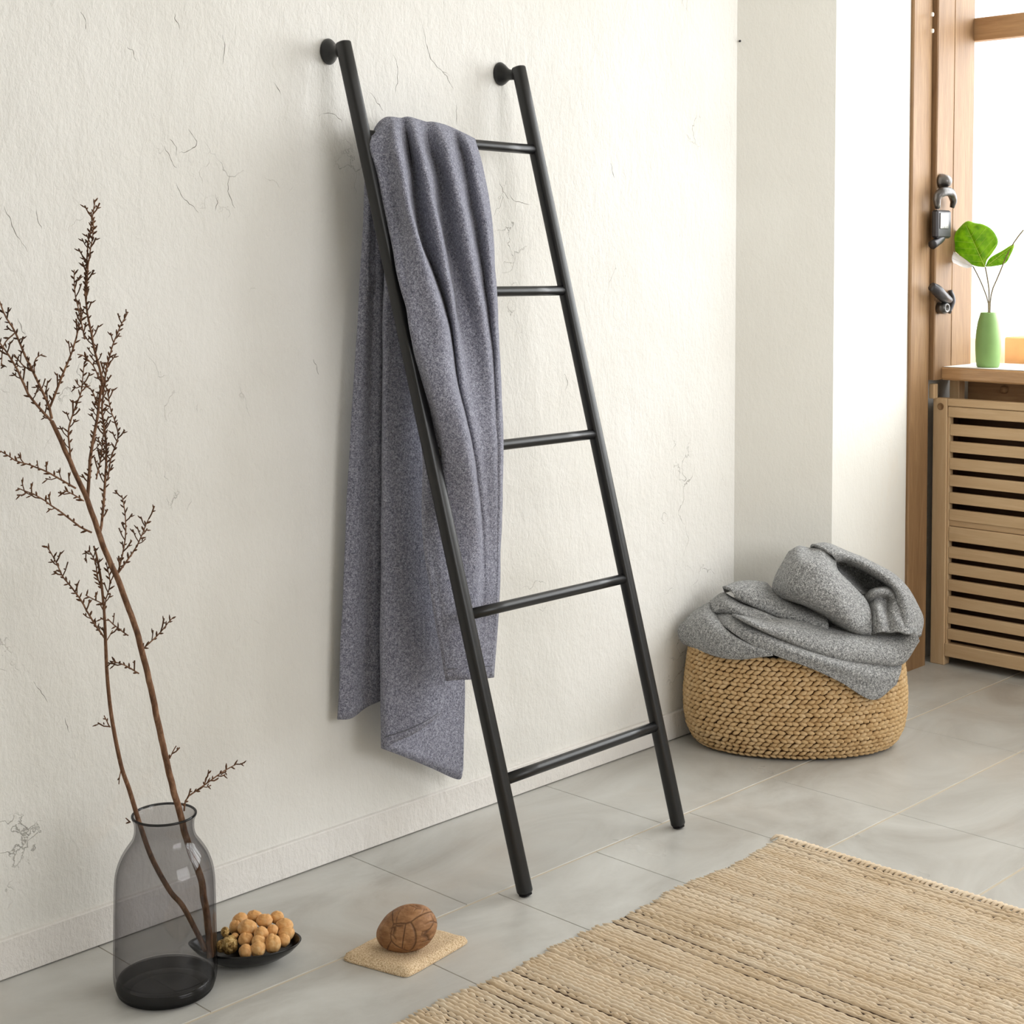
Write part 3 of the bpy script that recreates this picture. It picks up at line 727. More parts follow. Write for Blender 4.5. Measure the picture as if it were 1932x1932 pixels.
# ------------------------------------------------------------------ crumpled towel in the basket
ct = thing('crumpled_towel', (BC[0], BC[1], 0.24), 'light grey terry towel crumpled in the straw basket and hanging over its rim', 'towel')
def Q(x, y, d): return on_depth(1250 + x / 3.645, 1000 + y / 3.645, BD + d)
def fd(x, a=0.302): 
    o_ = (1250 + x / 3.645 - 1525) / 726.0; return -BAR * math.sqrt(max(a * a - o_ * o_, 0.0))
pieces = MB()
def piece(G, nu, nv, amp=0.004, sc_=16, seed=0.0):
    S = surf([[Q(*p) for p in r] for r in G], nu, nv)
    for i in range(nv):
        for j in range(nu):
            p = S[i, j]; S[i, j] = p - FW * (n3(p, sc_, seed) * amp + n3(p, sc_ * 2.6, seed + 4) * amp * .35) + np.array([0, 0, n3(p, sc_, seed + 9) * amp * .4])
    pieces.add(*grid_geo(S))
# hidden filling of the pile
v, f = lathe_geo([(0.24, 0.0), (0.23, 0.05), (0.19, 0.10), (0.12, 0.14), (0.0, 0.16)], 40, (0, 0, 0), 1, BAR * .95, BROT)
pieces.add([np.array(p) + BC + np.array([0, 0, 0.17]) + RT * 0.01 for p in v], f)
# left bulge over the rim
piece([[(255, 535, .05), (335, 505, .03), (385, 590, .0), (510, 700, -.05), (640, 790, -.10), (745, 835, -.13)],
       [(170, 610, .02), (270, 590, -.04), (385, 660, -.10), (520, 755, -.15), (650, 815, -.175), (750, 842, -.185)],
       [(112, 690, .01), (210, 690, -.05), (385, 750, -.135), (530, 810, -.170), (660, 838, -.185), (755, 850, -.19)],
       [(150, 778, .01), (240, 815, -.05), (385, 862, -.13), (540, 882, -.165), (660, 868, -.182), (760, 856, -.19)],
       [(230, 770, .05), (290, 800, .0), (410, 835, -.08), (550, 850, -.12), (660, 850, -.14), (750, 850, -.15)]], 60, 34, .004, 14, 1)
# front flap with the hem, hanging down the basket
def f1(x, y, e): return (x, y, fd(x) - e)
piece([[(350, 560, .02), (500, 580, -.05), (640, 640, -.10), (860, 755, -.15), (1060, 835, -.165), (1280, 890, -.155), (1500, 908, -.12), (1645, 900, -.07)],
       [(358, 575, .0), (478, 630, -.10), (632, 705, -.155), (838, 805, -.192), (1035, 880, -.205), (1258, 945, -.193), (1480, 1000, -.163), (1640, 955, -.112)],
       [(364, 590, -.01), (462, 660, -.115), (625, 750, -.168), (815, 845, f1(815, 0, .012)[2]), (1015, 920, f1(1015, 0, .012)[2]), (1236, 1000, f1(1236, 0, .012)[2]), (1455, 1090, f1(1455, 0, .012)[2]), (1622, 1010, f1(1622, 0, .012)[2])],
       [(370, 600, -.01), (450, 680, -.115), (618, 787, -.168), (800, 868, f1(800, 0, .008)[2]), (1000, 938, f1(1000, 0, .008)[2]), (1220, 1042, f1(1220, 0, .008)[2]), (1440, 1166, f1(1440, 0, .008)[2]), (1602, 1062, f1(1602, 0, .008)[2])]], 90, 26, .0022, 14, 2)
# long front roll
top = [(470, 575), (570, 596), (700, 622), (900, 618), (1150, 678), (1330, 702), (1480, 722), (1600, 702), (1740, 650)]
bot = [(500, 590), (590, 640), (710, 700), (880, 772), (1060, 845), (1280, 900), (1500, 918), (1650, 908), (1760, 760)]
Gr = []
for t, e, off in ((-.12, .10, 0), (0.0, .04, 0), (.18, -.005, 0), (.5, -.028, 0), (.82, -.022, 0), (1.0, .0, 0), (.97, .05, 0)):
    Gr.append([(a[0] + (b_[0] - a[0]) * t, a[1] + (b_[1] - a[1]) * t, fd(min((a[0] + b_[0]) / 2, 1640), .285) * (0.55 + .45 * max(t, 0)) * (1 if i else .6) + e) for i, (a, b_) in enumerate(zip(top, bot))])
piece(Gr, 90, 36, .005, 13, 3)
# rear loop of cloth, from the peak round the right side
Gl = [[(1010, 135, .10), (1140, 120, .11), (1270, 175, .12), (1410, 240, .12), (1550, 320, .11), (1660, 420, .10), (1725, 530, .09), (1750, 640, .07), (1745, 740, .04)],
      [(1030, 104, .06), (1135, 97, .06), (1260, 149, .07), (1410, 209, .07), (1562, 290, .06), (1682, 400, .05), (1752, 520, .04), (1786, 620, .02), (1768, 725, -.01)],
      [(1090, 125, .01), (1170, 125, .01), (1265, 168, .03), (1402, 228, .03), (1545, 305, .01), (1655, 400, -.02), (1722, 515, -.03), (1752, 620, -.05), (1735, 725, -.07)],
      [(1150, 160, -.01), (1198, 165, .0), (1268, 188, .02), (1392, 245, .02), (1520, 320, .0), (1615, 410, -.04), (1665, 510, -.06), (1690, 620, -.08), (1680, 715, -.10)],
      [(1185, 195, .01), (1210, 200, .02), (1268, 208, .04), (1385, 262, .04), (1500, 335, .03), (1590, 405, -.01), (1620, 500, -.04), (1630, 600, -.06), (1620, 700, -.085)],
      [(1190, 215, .05), (1212, 216, .06), (1268, 222, .08), (1385, 275, .09), (1500, 345, .08), (1585, 420, .03), (1600, 500, .0), (1610, 600, -.02), (1600, 700, -.04)]]
piece(Gl, 80, 40, .005, 15, 4)
# hollow inside the loop
piece([[(1180, 190, .10), (1290, 205, .11), (1420, 255, .11), (1560, 340, .10), (1620, 400, .06)],
       [(1190, 240, .10), (1300, 270, .12), (1420, 320, .13), (1530, 370, .11), (1610, 430, .05)],
       [(1210, 290, .05), (1310, 350, .09), (1410, 400, .11), (1500, 420, .09), (1600, 480, .03)],
       [(1260, 360, .02), (1350, 420, .03), (1430, 470, .04), (1510, 480, .03), (1600, 540, .0)]], 40, 30, .003, 15, 5)
# small inner folds at the right
piece([[(1385, 470, .03), (1440, 415, .02), (1530, 398, .02), (1600, 410, .01), (1650, 440, .0)],
       [(1405, 500, .0), (1450, 440, -.035), (1530, 425, -.035), (1600, 455, -.02), (1660, 500, -.02)],
       [(1420, 540, -.01), (1460, 475, -.02), (1545, 470, -.005), (1605, 500, -.04), (1670, 550, -.04)],
       [(1430, 600, -.04), (1480, 540, -.07), (1540, 540, -.03), (1590, 560, -.06), (1680, 600, -.06)],
       [(1435, 660, -.07), (1490, 620, -.10), (1550, 630, -.07), (1610, 640, -.09), (1680, 680, -.09)],
       [(1440, 720, -.08), (1500, 700, -.10), (1560, 705, -.09), (1620, 700, -.10), (1680, 720, -.10)]], 44, 44, .004, 20, 6)
# big centre lobe
piece([[(900, 190, .13), (960, 160, .12), (1040, 140, .11), (1120, 150, .10), (1190, 200, .10)],
       [(880, 145, .08), (940, 118, .05), (1010, 138, .05), (1110, 140, .02), (1188, 205, .03)],
       [(838, 215, .06), (905, 200, -.02), (1000, 205, -.05), (1110, 225, -.05), (1205, 285, .0)],
       [(790, 300, .05), (872, 305, -.05), (1000, 312, -.09), (1150, 325, -.09), (1302, 386, -.02)],
       [(762, 398, .04), (862, 405, -.06), (1020, 425, -.115), (1210, 445, -.12), (1398, 492, -.04)],
       [(800, 455, .02), (905, 475, -.05), (1070, 525, -.11), (1250, 570, -.13), (1432, 600, -.07)],
       [(850, 485, .04), (960, 510, .0), (1110, 575, -.06), (1300, 675, -.11), (1432, 705, -.085)],
       [(860, 500, .08), (970, 540, .05), (1120, 620, .0), (1300, 710, -.05), (1430, 730, -.04)]], 60, 60, .006, 14, 8)
# flat layers at the left
piece([[(425, 425, .12), (540, 395, .13), (690, 400, .12), (760, 440, .11), (900, 520, .10), (1110, 600, .06)],
       [(416, 398, .05), (540, 356, .06), (695, 362, .06), (748, 402, .06), (860, 480, .05), (1115, 572, .0)],
       [(440, 400, .0), (560, 385, .0), (680, 410, .0), (740, 450, .0), (880, 515, -.02), (1130, 620, -.06)],
       [(468, 415, -.02), (575, 435, -.035), (690, 480, -.04), (780, 530, -.045), (900, 570, -.06), (1140, 660, -.09)],
       [(500, 455, -.03), (590, 495, -.045), (700, 545, -.05), (800, 590, -.055), (920, 620, -.07), (1140, 690, -.09)],
       [(510, 480, .0), (600, 515, -.01), (700, 560, -.02), (800, 605, -.03), (920, 640, -.04), (1140, 700, -.06)]], 60, 34, .004, 15, 10)
piece([[(335, 500, .08), (420, 445, .08), (470, 465, .06), (560, 510, .03), (680, 560, .0), (800, 615, -.03)],
       [(332, 496, .03), (410, 440, .03), (465, 470, .0), (560, 520, -.03), (680, 570, -.06), (800, 620, -.07)],
       [(340, 530, -.01), (425, 490, -.03), (490, 520, -.05), (570, 560, -.065), (680, 600, -.08), (800, 640, -.09)],
       [(350, 560, -.02), (440, 550, -.05), (510, 570, -.065), (580, 600, -.08), (690, 635, -.10), (800, 670, -.11)],
       [(355, 575, .0), (450, 580, -.03), (520, 595, -.045), (590, 620, -.06), (690, 650, -.08), (800, 690, -.09)]], 50, 30, .004, 16, 11)
cl_ = pieces.build('cloth', m_towel2, ct); solidify(cl_, 0.007, 0)
def seam(pts, name='hem_seam', r=0.0012):
    mk(name, *tube_geo(spline(np.array([Q(*p) for p in pts]), 40), r, 6), m_seam, ct)

# ------------------------------------------------------------------ rug
RX0, RX1, RY0, RY1 = 1.15, 2.768, -2.25, -0.617
rug = thing('jute_rug', (2.0, -1.4, 0), 'large flat woven natural jute rug with ribbed rows on the tiles', 'rug')
mk('backing', *boxv(RX0 + .005, RX1 - .010, RY0, RY1 - 0.010, 0.0, 0.0035), m_jutebase, rug, False)
xs = []; x = RX1 - 0.025
while x > RX0:
    xs.append(x); x -= random.choice([0.0084, 0.0092, 0.0098, 0.0106]) + (0.0035 if random.random() < .16 else 0)
q = MB(); ny = 235
angs = np.linspace(0, math.pi, 5)
for i, xc in enumerate(xs):
    w = random.uniform(.0037, .0050); h = random.uniform(.0048, .0074); ph = random.uniform(0, 6); tw_ = random.uniform(.0095, .0125)
    loose = random.random() < .24; yend = RY1 + random.uniform(-.006, .004) + .006 * math.sin(xc * 19)
    ys_ = yend - np.linspace(0, 1, ny) * (yend - RY0)
    V = np.zeros((ny, 5, 3)); jl = np.array([noise.noise(Vector((xc * 40, yy * 60, 1.5))) for yy in ys_]); jx = np.array([noise.noise(Vector((xc * 9, yy * 7, 7.5))) for yy in ys_])
    tws = np.abs(np.sin(math.pi * ys_ / tw_ + ph))
    rad = 0.66 + 0.42 * tws + 0.26 * jl
    if loose: rad = 0.32 + 0.80 * tws + .3 * jl
    rad[0] *= .3; rad[1] *= .8
    for k_, a in enumerate(angs):
        V[:, k_, 0] = xc + jx * 0.0022 + np.cos(a) * w * rad; V[:, k_, 1] = ys_ + (math.cos(a)) * .002; V[:, k_, 2] = 0.003 + np.sin(a) * h * rad
    q.add(*grid_geo(V))
o = q.build('weave', m_jute, rug); o['kind'] = 'stuff'
q = MB(); y = RY1
while y > RY0:
    r_ = random.uniform(.0036, .0050); sk = random.uniform(.008, .016)
    q.add(*tube_geo([(RX1 + .001, y - sk * .2, .003), (RX1 - .005, y, .0085), (RX1 - .016, y + sk * .6, .0100), (RX1 - .030, y + sk, .0035)], [r_ * .7, r_, r_, r_ * .5], 6)); y -= random.uniform(.0095, .0135)
o = q.build('edging', m_jute, rug); o['kind'] = 'stuff'

# ------------------------------------------------------------------ smoked vase
VC = np.array([1.4411, -0.2425, 0.0])
sv = thing('smoked_glass_vase', VC, 'large smoked grey glass bottle vase holding the bare branches', 'vase')
prof_o = [(0.060, 0.0012), (0.074, 0.002), (0.083, 0.010), (0.0872, 0.024), (0.0882, 0.045), (0.0872, 0.10), (0.0862, 0.16), (0.0850, 0.195), (0.0815, 0.217), (0.074, 0.237), (0.064, 0.253), (0.0555, 0.265), (0.0515, 0.276), (0.0505, 0.288), (0.0515, 0.298), (0.0545, 0.305), (0.0548, 0.309), (0.0535, 0.3105), (0.0515, 0.309), (0.0490, 0.300), (0.0475, 0.288), (0.0485, 0.276), (0.0525, 0.263), (0.061, 0.250), (0.071, 0.2345), (0.0785, 0.215), (0.082, 0.195), (0.0832, 0.16), (0.0842, 0.10), (0.0850, 0.045), (0.083, 0.034), (0.076, 0.030)]
P = spline(np.array(prof_o), 90)
v, f = lathe_geo([tuple(p) for p in P], 72, VC); f = [q_ for q_ in f if len(q_) == 4]
bodyv = mk('glass_body', v, f, m_smoke, sv)
v, f = lathe_geo([(0.0, 0.0295), (0.074, 0.0295), (0.0805, 0.0265), (0.0835, 0.020), (0.081, 0.0115), (0.073, 0.0045), (0.0, 0.0035)], 64, VC)
mk('thick_base', v, f, m_smoked, sv); 
bpy.data.objects['thick_base']['label'] = 'thick dark glass base'
hv = [(0.0785 + .0052 * math.cos(a), .0135 + .0105 * math.sin(a)) for a in np.linspace(0, 2 * math.pi, 15)]
v, f = lathe_geo(hv, 64, VC); mk('heel', v, [q_ for q_ in f if len(q_) == 4], m_heel, sv)
v, f = tube_geo([VC + np.array([.0535 * math.cos(a), .0535 * math.sin(a), .3085]) for a in np.linspace(0, 2 * math.pi, 73)], 0.0021, 8, False)
mk('rim', v, f, m_heel, sv)

# ------------------------------------------------------------------ branches
def sway(py, y0, y1): return np.interp(py, [600, 1800], [y1, y0])
def px_path(pts, yf): return [on_y(p[0], p[1], yf(p[1])) for p in pts]
def twig(parent, pts, yf, r0, r1, name='twig', dense=1.0, n=None, buds=True, up=1.0):
    P3 = np.array(px_path(pts, yf)); ln = np.sum(np.linalg.norm(np.diff(P3, axis=0), axis=1)); n = n or max(10, int(ln / 0.012))
    P = spline(P3, n); P = np.array([p + 0.0012 * np.array([n3(p, 60), n3(p, 60, 3), n3(p, 60, 6)]) for p in P])
    o_ = mk(name, *tube_geo(P, np.linspace(r0, r1, n), 8 if r0 > .003 else 6), m_bark, parent)
    if buds:
        q = MB(); s = 0.0; step = 0.0108 / dense; T_ = np.gradient(P, axis=0); L_ = np.concatenate([[0], np.cumsum(np.linalg.norm(np.diff(P, axis=0), axis=1))])
        s = ln * 0.06; side = 1
        while s < L_[-1]:
            p = np.array([np.interp(s, L_, P[:, k_]) for k_ in range(3)]); t = np.array([np.interp(s, L_, T_[:, k_]) for k_ in range(3)]); t /= np.linalg.norm(t)
            e1 = np.cross(t, [0.1, 1, 0.1]); e1 /= np.linalg.norm(e1); e2 = np.cross(t, e1)
            a = (0 if side > 0 else math.pi) + random.gauss(0, .7); d = (e1 * math.cos(a) + e2 * math.sin(a)) * random.uniform(.7, 1.1) + t * random.uniform(.5, 1.1) + np.array([0, 0, .15])
            d /= np.linalg.norm(d); L2 = random.choice([.006, .008, .011, .015, .020 if random.random() < .4 else .009]) * up; r_ = random.uniform(.0011, .0018)
            bend = np.array([0, 0, 1.0]) * L2 * .25
            if L2 > .012:
                q.add(*tube_geo([p, p + d * L2 * .5, p + d * L2 + bend], [r_ * .8, r_ * .75, r_ * .9], 5))
                for sg in (-1, 1):
                    if random.random() < .75:
                        b0 = p + d * L2 * random.uniform(.45, .95) + bend * .5; d2 = d * .7 + e1 * sg * .7; q.add(*tube_geo([b0, b0 + d2 * .004, b0 + d2 * .008], [.0007, .0013, .0005], 5))
            else:
                q.add(*tube_geo([p, p + d * L2 * .55, p + d * L2], [r_ * .8, r_ * 1.15, r_ * .45], 5))
            side = -side; s += step * random.uniform(.45, 1.4)
        if q.v: b_ = q.build('buds', m_bud, o_); b_['kind'] = 'stuff'
    return o_
YT = lambda py: float(np.interp(py, [380, 900, 1450, 1545, 1700, 1812], [-.215, -.205, -.25, -.262, -.280, -.292]))
br = thing('bare_branch', on_y(397, 1806, -.292), 'tall thick bare brown branch with many side twigs in the smoked vase', 'branch')
stem = [(397, 1806), (393, 1750), (386, 1700), (377, 1650), (357, 1600), (342, 1545), (330, 1500), (317, 1450), (298, 1360), (277, 1265), (262, 1205), (240, 1140), (216, 1078), (195, 1030), (178, 980), (163, 940), (147, 903), (122, 849), (106, 812), (98, 795)]
P3 = spline(np.array(px_path(stem, YT)), 120); P3 = np.array([p + .0015 * np.array([n3(p, 40), n3(p, 40, 3), 0]) for p in P3])
mk('stem', *tube_geo(P3, np.interp(np.linspace(0, 1, 120), [0, .12, .45, .7, 1], [.0062, .0060, .0052, .0046, .0034]), 12), m_bark, br)
for pts, r0, dn in [
    ([(99, 798), (56, 746), (36, 704), (17, 670), (0, 648), (-14, 622)], .0022, 1.2),
    ([(97, 790), (92, 763), (67, 712), (50, 676), (28, 626), (14, 603), (0, 570), (-8, 545)], .0024, 1.3),
    ([(95, 768), (112, 721), (131, 676), (140, 651), (148, 620), (155, 600), (150, 572)], .0020, 1.6),
    ([(134, 874), (130, 830), (131, 802), (145, 760), (154, 732), (160, 681)], .0018, 1.3),
    ([(28, 628), (8, 650), (2, 690)], .0013, 1.2),
    ([(60, 700), (44, 690), (27, 668)], .0012, 1.2), ([(64, 706), (66, 680), (80, 668)], .0012, 1.4),
    ([(165, 945), (168, 900), (172, 855), (182, 796), (190, 737), (193, 718), (179, 662), (170, 620), (162, 572), (161, 533), (165, 472), (171, 430), (179, 377)], .0030, 2.2),
    ([(163, 560), (166, 500), (174, 450), (177, 415)], .0013, 1.8),
    ([(160, 640), (150, 590), (142, 560), (140, 508)], .0012, 1.3),
    ([(186, 1010), (192, 985), (199, 900), (200, 835), (193, 779), (196, 732), (201, 695), (212, 653), (229, 612), (241, 590)], .0026, 2.0),
    ([(190, 720), (176, 690), (158, 672), (146, 668)], .0011, 1.0),
    ([(186, 770), (172, 735), (150, 728), (142, 716)], .0011, 1.2),
    ([(203, 905), (210, 862), (222, 830), (219, 800), (208, 770), (203, 735)], .0013, 1.6),
    ([(182, 905), (192, 850), (196, 800)], .0013, 1.6),
    ([(143, 921), (118, 906), (87, 890), (62, 879), (31, 869), (2, 852)], .0017, 1.5),
    ([(172, 1005), (146, 990), (118, 968), (93, 951), (68, 934), (33, 921)], .0017, 1.4),
    ([(158, 945), (136, 932), (120, 925)], .0011, 1.6),
    ([(220, 1088), (230, 1052), (237, 1015), (236, 974), (230, 934)], .0015, 1.6),
    ([(222, 1082), (248, 1046), (264, 1018), (283, 974)], .0016, 1.7),
    ([(264, 1228), (289, 1207), (325, 1167)], .0015, 2.0),
    ([(262, 1271), (239, 1257), (211, 1247)], .0013, 2.0),
    ([(242, 1200), (220, 1182), (203, 1168)], .0012, 1.4),
    ([(347, 1530), (352, 1507), (387, 1480), (420, 1457), (446, 1442)], .0017, 1.3),
    ([(320, 1432), (327, 1418), (333, 1407)], .0011, 0.8), ([(385, 1482), (391, 1465), (393, 1452)], .0010, 1.2)]:
    off = random.uniform(-.02, .02)
    x0 = pts[0][1]
    twig(br, pts, (lambda py, o_=off, p0=x0: YT(py) + o_ * min(1, abs(p0 - py) / 120.0)), r0, .0009, dense=dn)
YS = lambda py: float(np.interp(py, [1000, 1450, 1525, 1620, 1710, 1792], [-.19, -.20, -.21, -.23, -.263, -.286]))
b2 = thing('bare_branch', on_y(388, 1793, -.286), 'thinner bare brown branch crossing the vase mouth at the left', 'branch')
stem = [(388, 1793), (373, 1762), (345, 1710), (320, 1680), (287, 1620), (266, 1562), (256, 1530), (243, 1487), (230, 1450), (217, 1390), (208, 1334), (202, 1272), (199, 1207), (197, 1161), (191, 1098), (183, 1052), (177, 1030)]
P3 = spline(np.array(px_path(stem, YS)), 100)
mk('stem', *tube_geo(P3, np.interp(np.linspace(0, 1, 100), [0, .3, .7, 1], [.0046, .0042, .0030, .0014]), 10), m_bark, b2)
for pts, r0, dn in [
    ([(199, 1206), (174, 1170), (155, 1136), (137, 1111), (118, 1086), (106, 1061), (88, 1030)], .0016, 1.8),
    ([(197, 1160), (200, 1130), (208, 1100), (200, 1060)], .0012, 1.5),
    ([(193, 1115), (184, 1090), (180, 1060), (168, 1040), (160, 1044)], .0012, 1.8),
    ([(196, 1140), (176, 1130), (162, 1122)], .0010, 1.0), ([(200, 1210), (212, 1190)], .0010, 1.0),
    ([(208, 1372), (201, 1360), (196, 1350)], .0011, 1.2), ([(246, 1552), (238, 1544)], .0013, .6), ([(228, 1452), (224, 1480)], .0010, .6)]:
    twig(b2, pts, (lambda py, p0=pts[0][1]: YS(py) - .012 * min(1, abs(p0 - py) / 120.0)), r0, .0009, dense=dn)

# ------------------------------------------------------------------ black dish with nuts
dish = thing('black_dish', on_z(481, 1815, 0), 'glossy black leaf-shaped shallow dish of nuts beside the glass vase', 'dish')
tip = on_z(355, 1787, .035); end = on_z(569, 1772, .035); DC = (tip + end) / 2; DC[2] = 0
ux = (end - tip)[:2]; DL = np.linalg.norm(ux) / 2; ux /= np.linalg.norm(ux); uy = np.array([-ux[1], ux[0]])
if uy @ FW[:2] < 0: uy = -uy
def dish_pt(t, s, z):
    """t angle, s radial 0..1 ; pointed at -u end"""
    c_, s_ = math.cos(t), math.sin(t)
    wv = 0.062 * math.copysign(abs(s_) ** 1.0, s_) * (1 - 0.28 * max(-c_, 0) ** 2)
    p = DC[:2] + ux * (DL * c_ * s) + uy * wv * s
    return np.array([p[0], p[1], z])
prof = [(0.0, .002), (.30, .002), (.45, .003), (.68, .010), (.86, .021), (.97, .032), (1.0, .0365), (.985, .0375), (.95, .034), (.82, .022), (.62, .013), (.40, .008), (0.0, .0075)]
V = np.array([[dish_pt(t, s, z) + np.array([0, 0, .006 * max(-math.cos(t), 0) ** 3 * s]) for t in np.linspace(0, 2 * math.pi, 61)] for s, z in prof])
mk('bowl', *grid_geo(V), m_dish, dish)

def nut(px, py, rx, ry, z, label, m=m_nut, name='hazelnut', cat='nut', d=0.0, crease=True, group='nuts heaped in the black dish'):
    pz = on_z(px, py, z); dep = float((pz - CAM) @ FW) + d; c_ = on_depth(px, py, dep); sc_ = F_PX / dep; rx_, ry_ = 1.1 * rx / sc_, 1.1 * ry / sc_
    v, f = [], []; nu_, nv_ = 26, 16
    sx = random.uniform(0, 50); ax = random.uniform(-.5, .5)
    for i in range(nv_ + 1):
        th = math.pi * i / nv_
        for j in range(nu_):
            ph = 2 * math.pi * j / nu_; n_ = np.array([math.sin(th) * math.cos(ph), math.sin(th) * math.sin(ph), math.cos(th)])
            rr = 1 + .11 * noise.noise(Vector(n_ * 1.6) + Vector((sx, 0, 0))) + .04 * noise.noise(Vector(n_ * 4) + Vector((0, sx, 0)))
            if crease: rr -= .11 * math.exp(-(((n_[0] * math.cos(ax) + n_[2] * math.sin(ax)) / .09) ** 2)) * max(n_[2], 0)
            v.append(c_ + RT * n_[0] * rx_ * rr + FW * n_[1] * (rx_ + ry_) / 2 * rr + np.array([0, 0, 1]) * n_[2] * ry_ * rr)
    for i in range(nv_):
        for j in range(nu_): f.append((i * nu_ + j, i * nu_ + (j + 1) % nu_, (i + 1) * nu_ + (j + 1) % nu_, (i + 1) * nu_ + j))
    o_ = mk(name, v, f, m, None, True, c_); tag(o_, label, cat, group); return o_
Z = lambda x, y: (380 + x / 3.45, 1640 + y / 3.45)
NUTS = [
 (255, 335, 48, 50, .052, 'tan nut at the back left shoulder of the heap, darker on its left'),
 (343, 308, 46, 36, .056, 'flattish tan nut at the top of the heap, second from left along the back'),
 (410, 335, 50, 40, .056, 'lumpy orange tan nut in the back row, third from left along the crest'),
 (493, 315, 42, 40, .054, 'round pale nut at the top right of the heap'),
 (540, 365, 52, 40, .048, 'large smooth tan nut just below the top right nut'),
 (300, 380, 60, 46, .054, 'largest creased orange nut left of the middle of the heap'),
 (222, 378, 36, 44, .046, 'brownish nut at the far left of the tan nuts, beside the largest creased one'),
 (463, 397, 34, 34, .050, 'small oval nut in the middle of the heap between larger ones'),
 (389, 422, 44, 45, .050, 'round shiny tan nut at the centre of the heap'),
 (552, 420, 50, 40, .040, 'folded-looking tan nut on the right edge of the heap'),
 (290, 457, 46, 40, .042, 'smooth yellowish tan nut in the left front of the heap'),
 (465, 483, 49, 56, .040, 'big pale round nut in the front right of the heap'),
 (372, 470, 42, 36, .044, 'creased nut behind the foremost middle nut'),
 (370, 520, 46, 46, .036, 'foremost middle nut with a split seam'),
 (288, 533, 41, 41, .034, 'small round nut lowest at the front left of the heap'),
 (537, 462, 38, 40, .034, 'low tan nut at the right front next to bare black glaze'),
 (583, 408, 22, 27, .036, 'tiny whitish nut at the right end of the heap')]
for a, b_, rx, ry, z, lb in NUTS:
    nut(*Z(a, b_), rx / 3.45, ry / 3.45, z, lb)
pg = 'dried seed pods at the left of the dish'
nut(*Z(183, 492), 52 / 3.45, 55 / 3.45, .034, 'mottled olive brown round seed pod at the left end of the dish', m_pod, 'seed_pod', 'seed pod', 0, False, pg)
nut(*Z(155, 408), 26 / 3.45, 30 / 3.45, .050, 'small brown pointed seed pod lying above the mottled one', m_pod, 'seed_pod', 'seed pod', 0, False, pg)
nut(*Z(218, 432), 22 / 3.45, 16 / 3.45, .046, 'tiny pinkish husk between the seed pods and the tan nuts', m_nut, 'seed_pod', 'seed pod', 0, False, pg)
nut(*Z(128, 500), 30 / 3.45, 36 / 3.45, .036, 'greenish seed pod touching the vase at the left end of the dish', m_pod, 'seed_pod', 'seed pod', 0.01, False, pg)

# ------------------------------------------------------------------ linen pad and big nut
pc = [on_z(*p, .006) for p in ((642, 1806), (768, 1841), (888, 1772), (762, 1742))]
pad = thing('linen_pad', (sum(pc) / 4) * np.array([1, 1, 0]), 'folded beige coarse linen pad lying on the tiles', 'cloth')
def padgrid(z0, puff, n=26, shrink=1.0, zb=None):
    V = np.zeros((n, n, 3)); ctr = sum(pc) / 4
    for i in range(n):
        for j in range(n):
            a, b_ = i / (n - 1), j / (n - 1)
            # straight sides with slightly rounded corners
            p = (pc[0] * (1 - a) + pc[1] * a) * (1 - b_) + (pc[3] * (1 - a) + pc[2] * a) * b_
            p = ctr + (p - ctr) * shrink
            e = min(min(a, 1 - a), min(b_, 1 - b_)); s = min(e / 0.10, 1); s = math.sqrt(1 - (1 - s) ** 2)
            cr = (abs(a - .5) * 2) ** 8 * (abs(b_ - .5) * 2) ** 8
            p = p + (ctr - p) * .05 * cr
            V[i, j] = (p[0], p[1], z0 + puff * s + .0012 * noise.noise(Vector((p[0] * 40, p[1] * 40, 0))))
    return V
q = MB(); A = padgrid(.004, .010); B_ = padgrid(.0012, .0, 26)
q.add(*grid_geo(A)); 
n_ = 26; edge = [(0, j) for j in range(n_)] + [(i, n_ - 1) for i in range(1, n_)] + [(n_ - 1, j) for j in range(n_ - 2, -1, -1)] + [(i, 0) for i in range(n_ - 2, 0, -1)]
va = [A[e] for e in edge]; vb = [A[e] * np.array([1, 1, 0]) + np.array([0, 0, .0008]) for e in edge]; m_ = len(edge)
q.add(va + vb, [(i, (i + 1) % m_, m_ + (i + 1) % m_, m_ + i) for i in range(m_)])
q.build('folded_cloth', m_linen, pad)
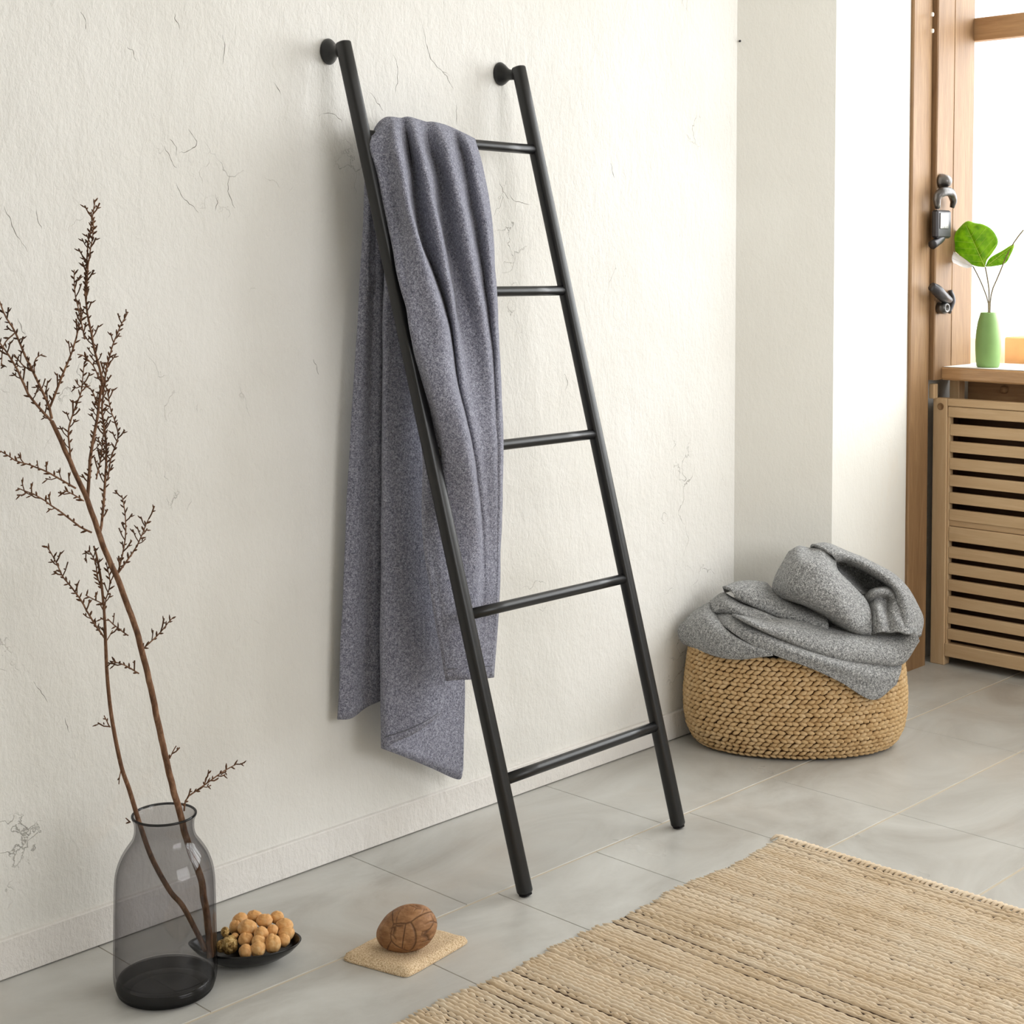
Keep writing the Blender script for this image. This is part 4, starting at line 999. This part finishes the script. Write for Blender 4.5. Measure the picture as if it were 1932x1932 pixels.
# big carved nut
o_ = on_z(768, 1752, .058); dep = float((on_z(767, 1789, .0135) - CAM) @ FW); cN = on_depth(767, 1752.5, dep)
bn = thing('large_nut', (cN[0], cN[1], .014), 'large brown wrinkled nut lying on the linen pad', 'nut')
v = []; f = []; nu_, nv_ = 48, 32; rx_ = .0555; rz_ = .0455; tl = math.radians(18); scl = F_PX / dep
rx_ = 60.0 / scl; rz_ = 43.0 / scl
for i in range(nv_ + 1):
    th = math.pi * i / nv_
    for j in range(nu_):
        ph = 2 * math.pi * j / nu_; a = np.array([math.cos(th), math.sin(th) * math.cos(ph), math.sin(th) * math.sin(ph)])
        taper = 1 + .10 * a[0] - .05 * a[0] ** 2
        x, z, y = a[0] * rx_, a[1] * rz_ * taper, a[2] * rz_ * taper * 1.0
        rr = 1 + .018 * noise.noise(Vector(a * 3)) - .02 * math.exp(-(a[2] / .05) ** 2) * 0
        x, z = x * math.cos(tl) - z * math.sin(tl), x * math.sin(tl) + z * math.cos(tl)
        v.append(cN + RT * x * rr + FW * y * rr + np.array([0, 0, 1]) * z * rr)
for i in range(nv_):
    for j in range(nu_): f.append((i * nu_ + j, i * nu_ + (j + 1) % nu_, (i + 1) * nu_ + (j + 1) % nu_, (i + 1) * nu_ + j))
v = np.array(v); dz = 0.0125 - v[:, 2].min(); v = v + np.array([0, 0, dz]) * 0
mk('shell', v, f, m_bignut, bn)
sm = [cN + RT * (rx_ * 1.0 * math.cos(t) * math.cos(tl) - rz_ * 0.2 * math.sin(tl)) - FW * 0 for t in (0, 1)]

# nail in the return wall
d0 = np.array([EX - CX, EY]); d0 /= np.linalg.norm(d0); nn_ = np.array([d0[1], -d0[0]]);
if nn_ @ FW[:2] > 0: nn_ = -nn_
r_ = ray(1395, 78); t_ = ((np.array([CX, 0]) - CAM[:2]) @ nn_) / (r_[:2] @ nn_); P = CAM + r_ * t_
v, f = tube_geo([P + np.array([*(nn_ * s), 0]) for s in (-.005, .004, .0045, .007)], [.0012, .0012, .0032, .0030], 10)
tag(mk('nail', v, f, m_irond, None, True, P), 'small dark nail head in the smooth return wall near the corner', 'nail')
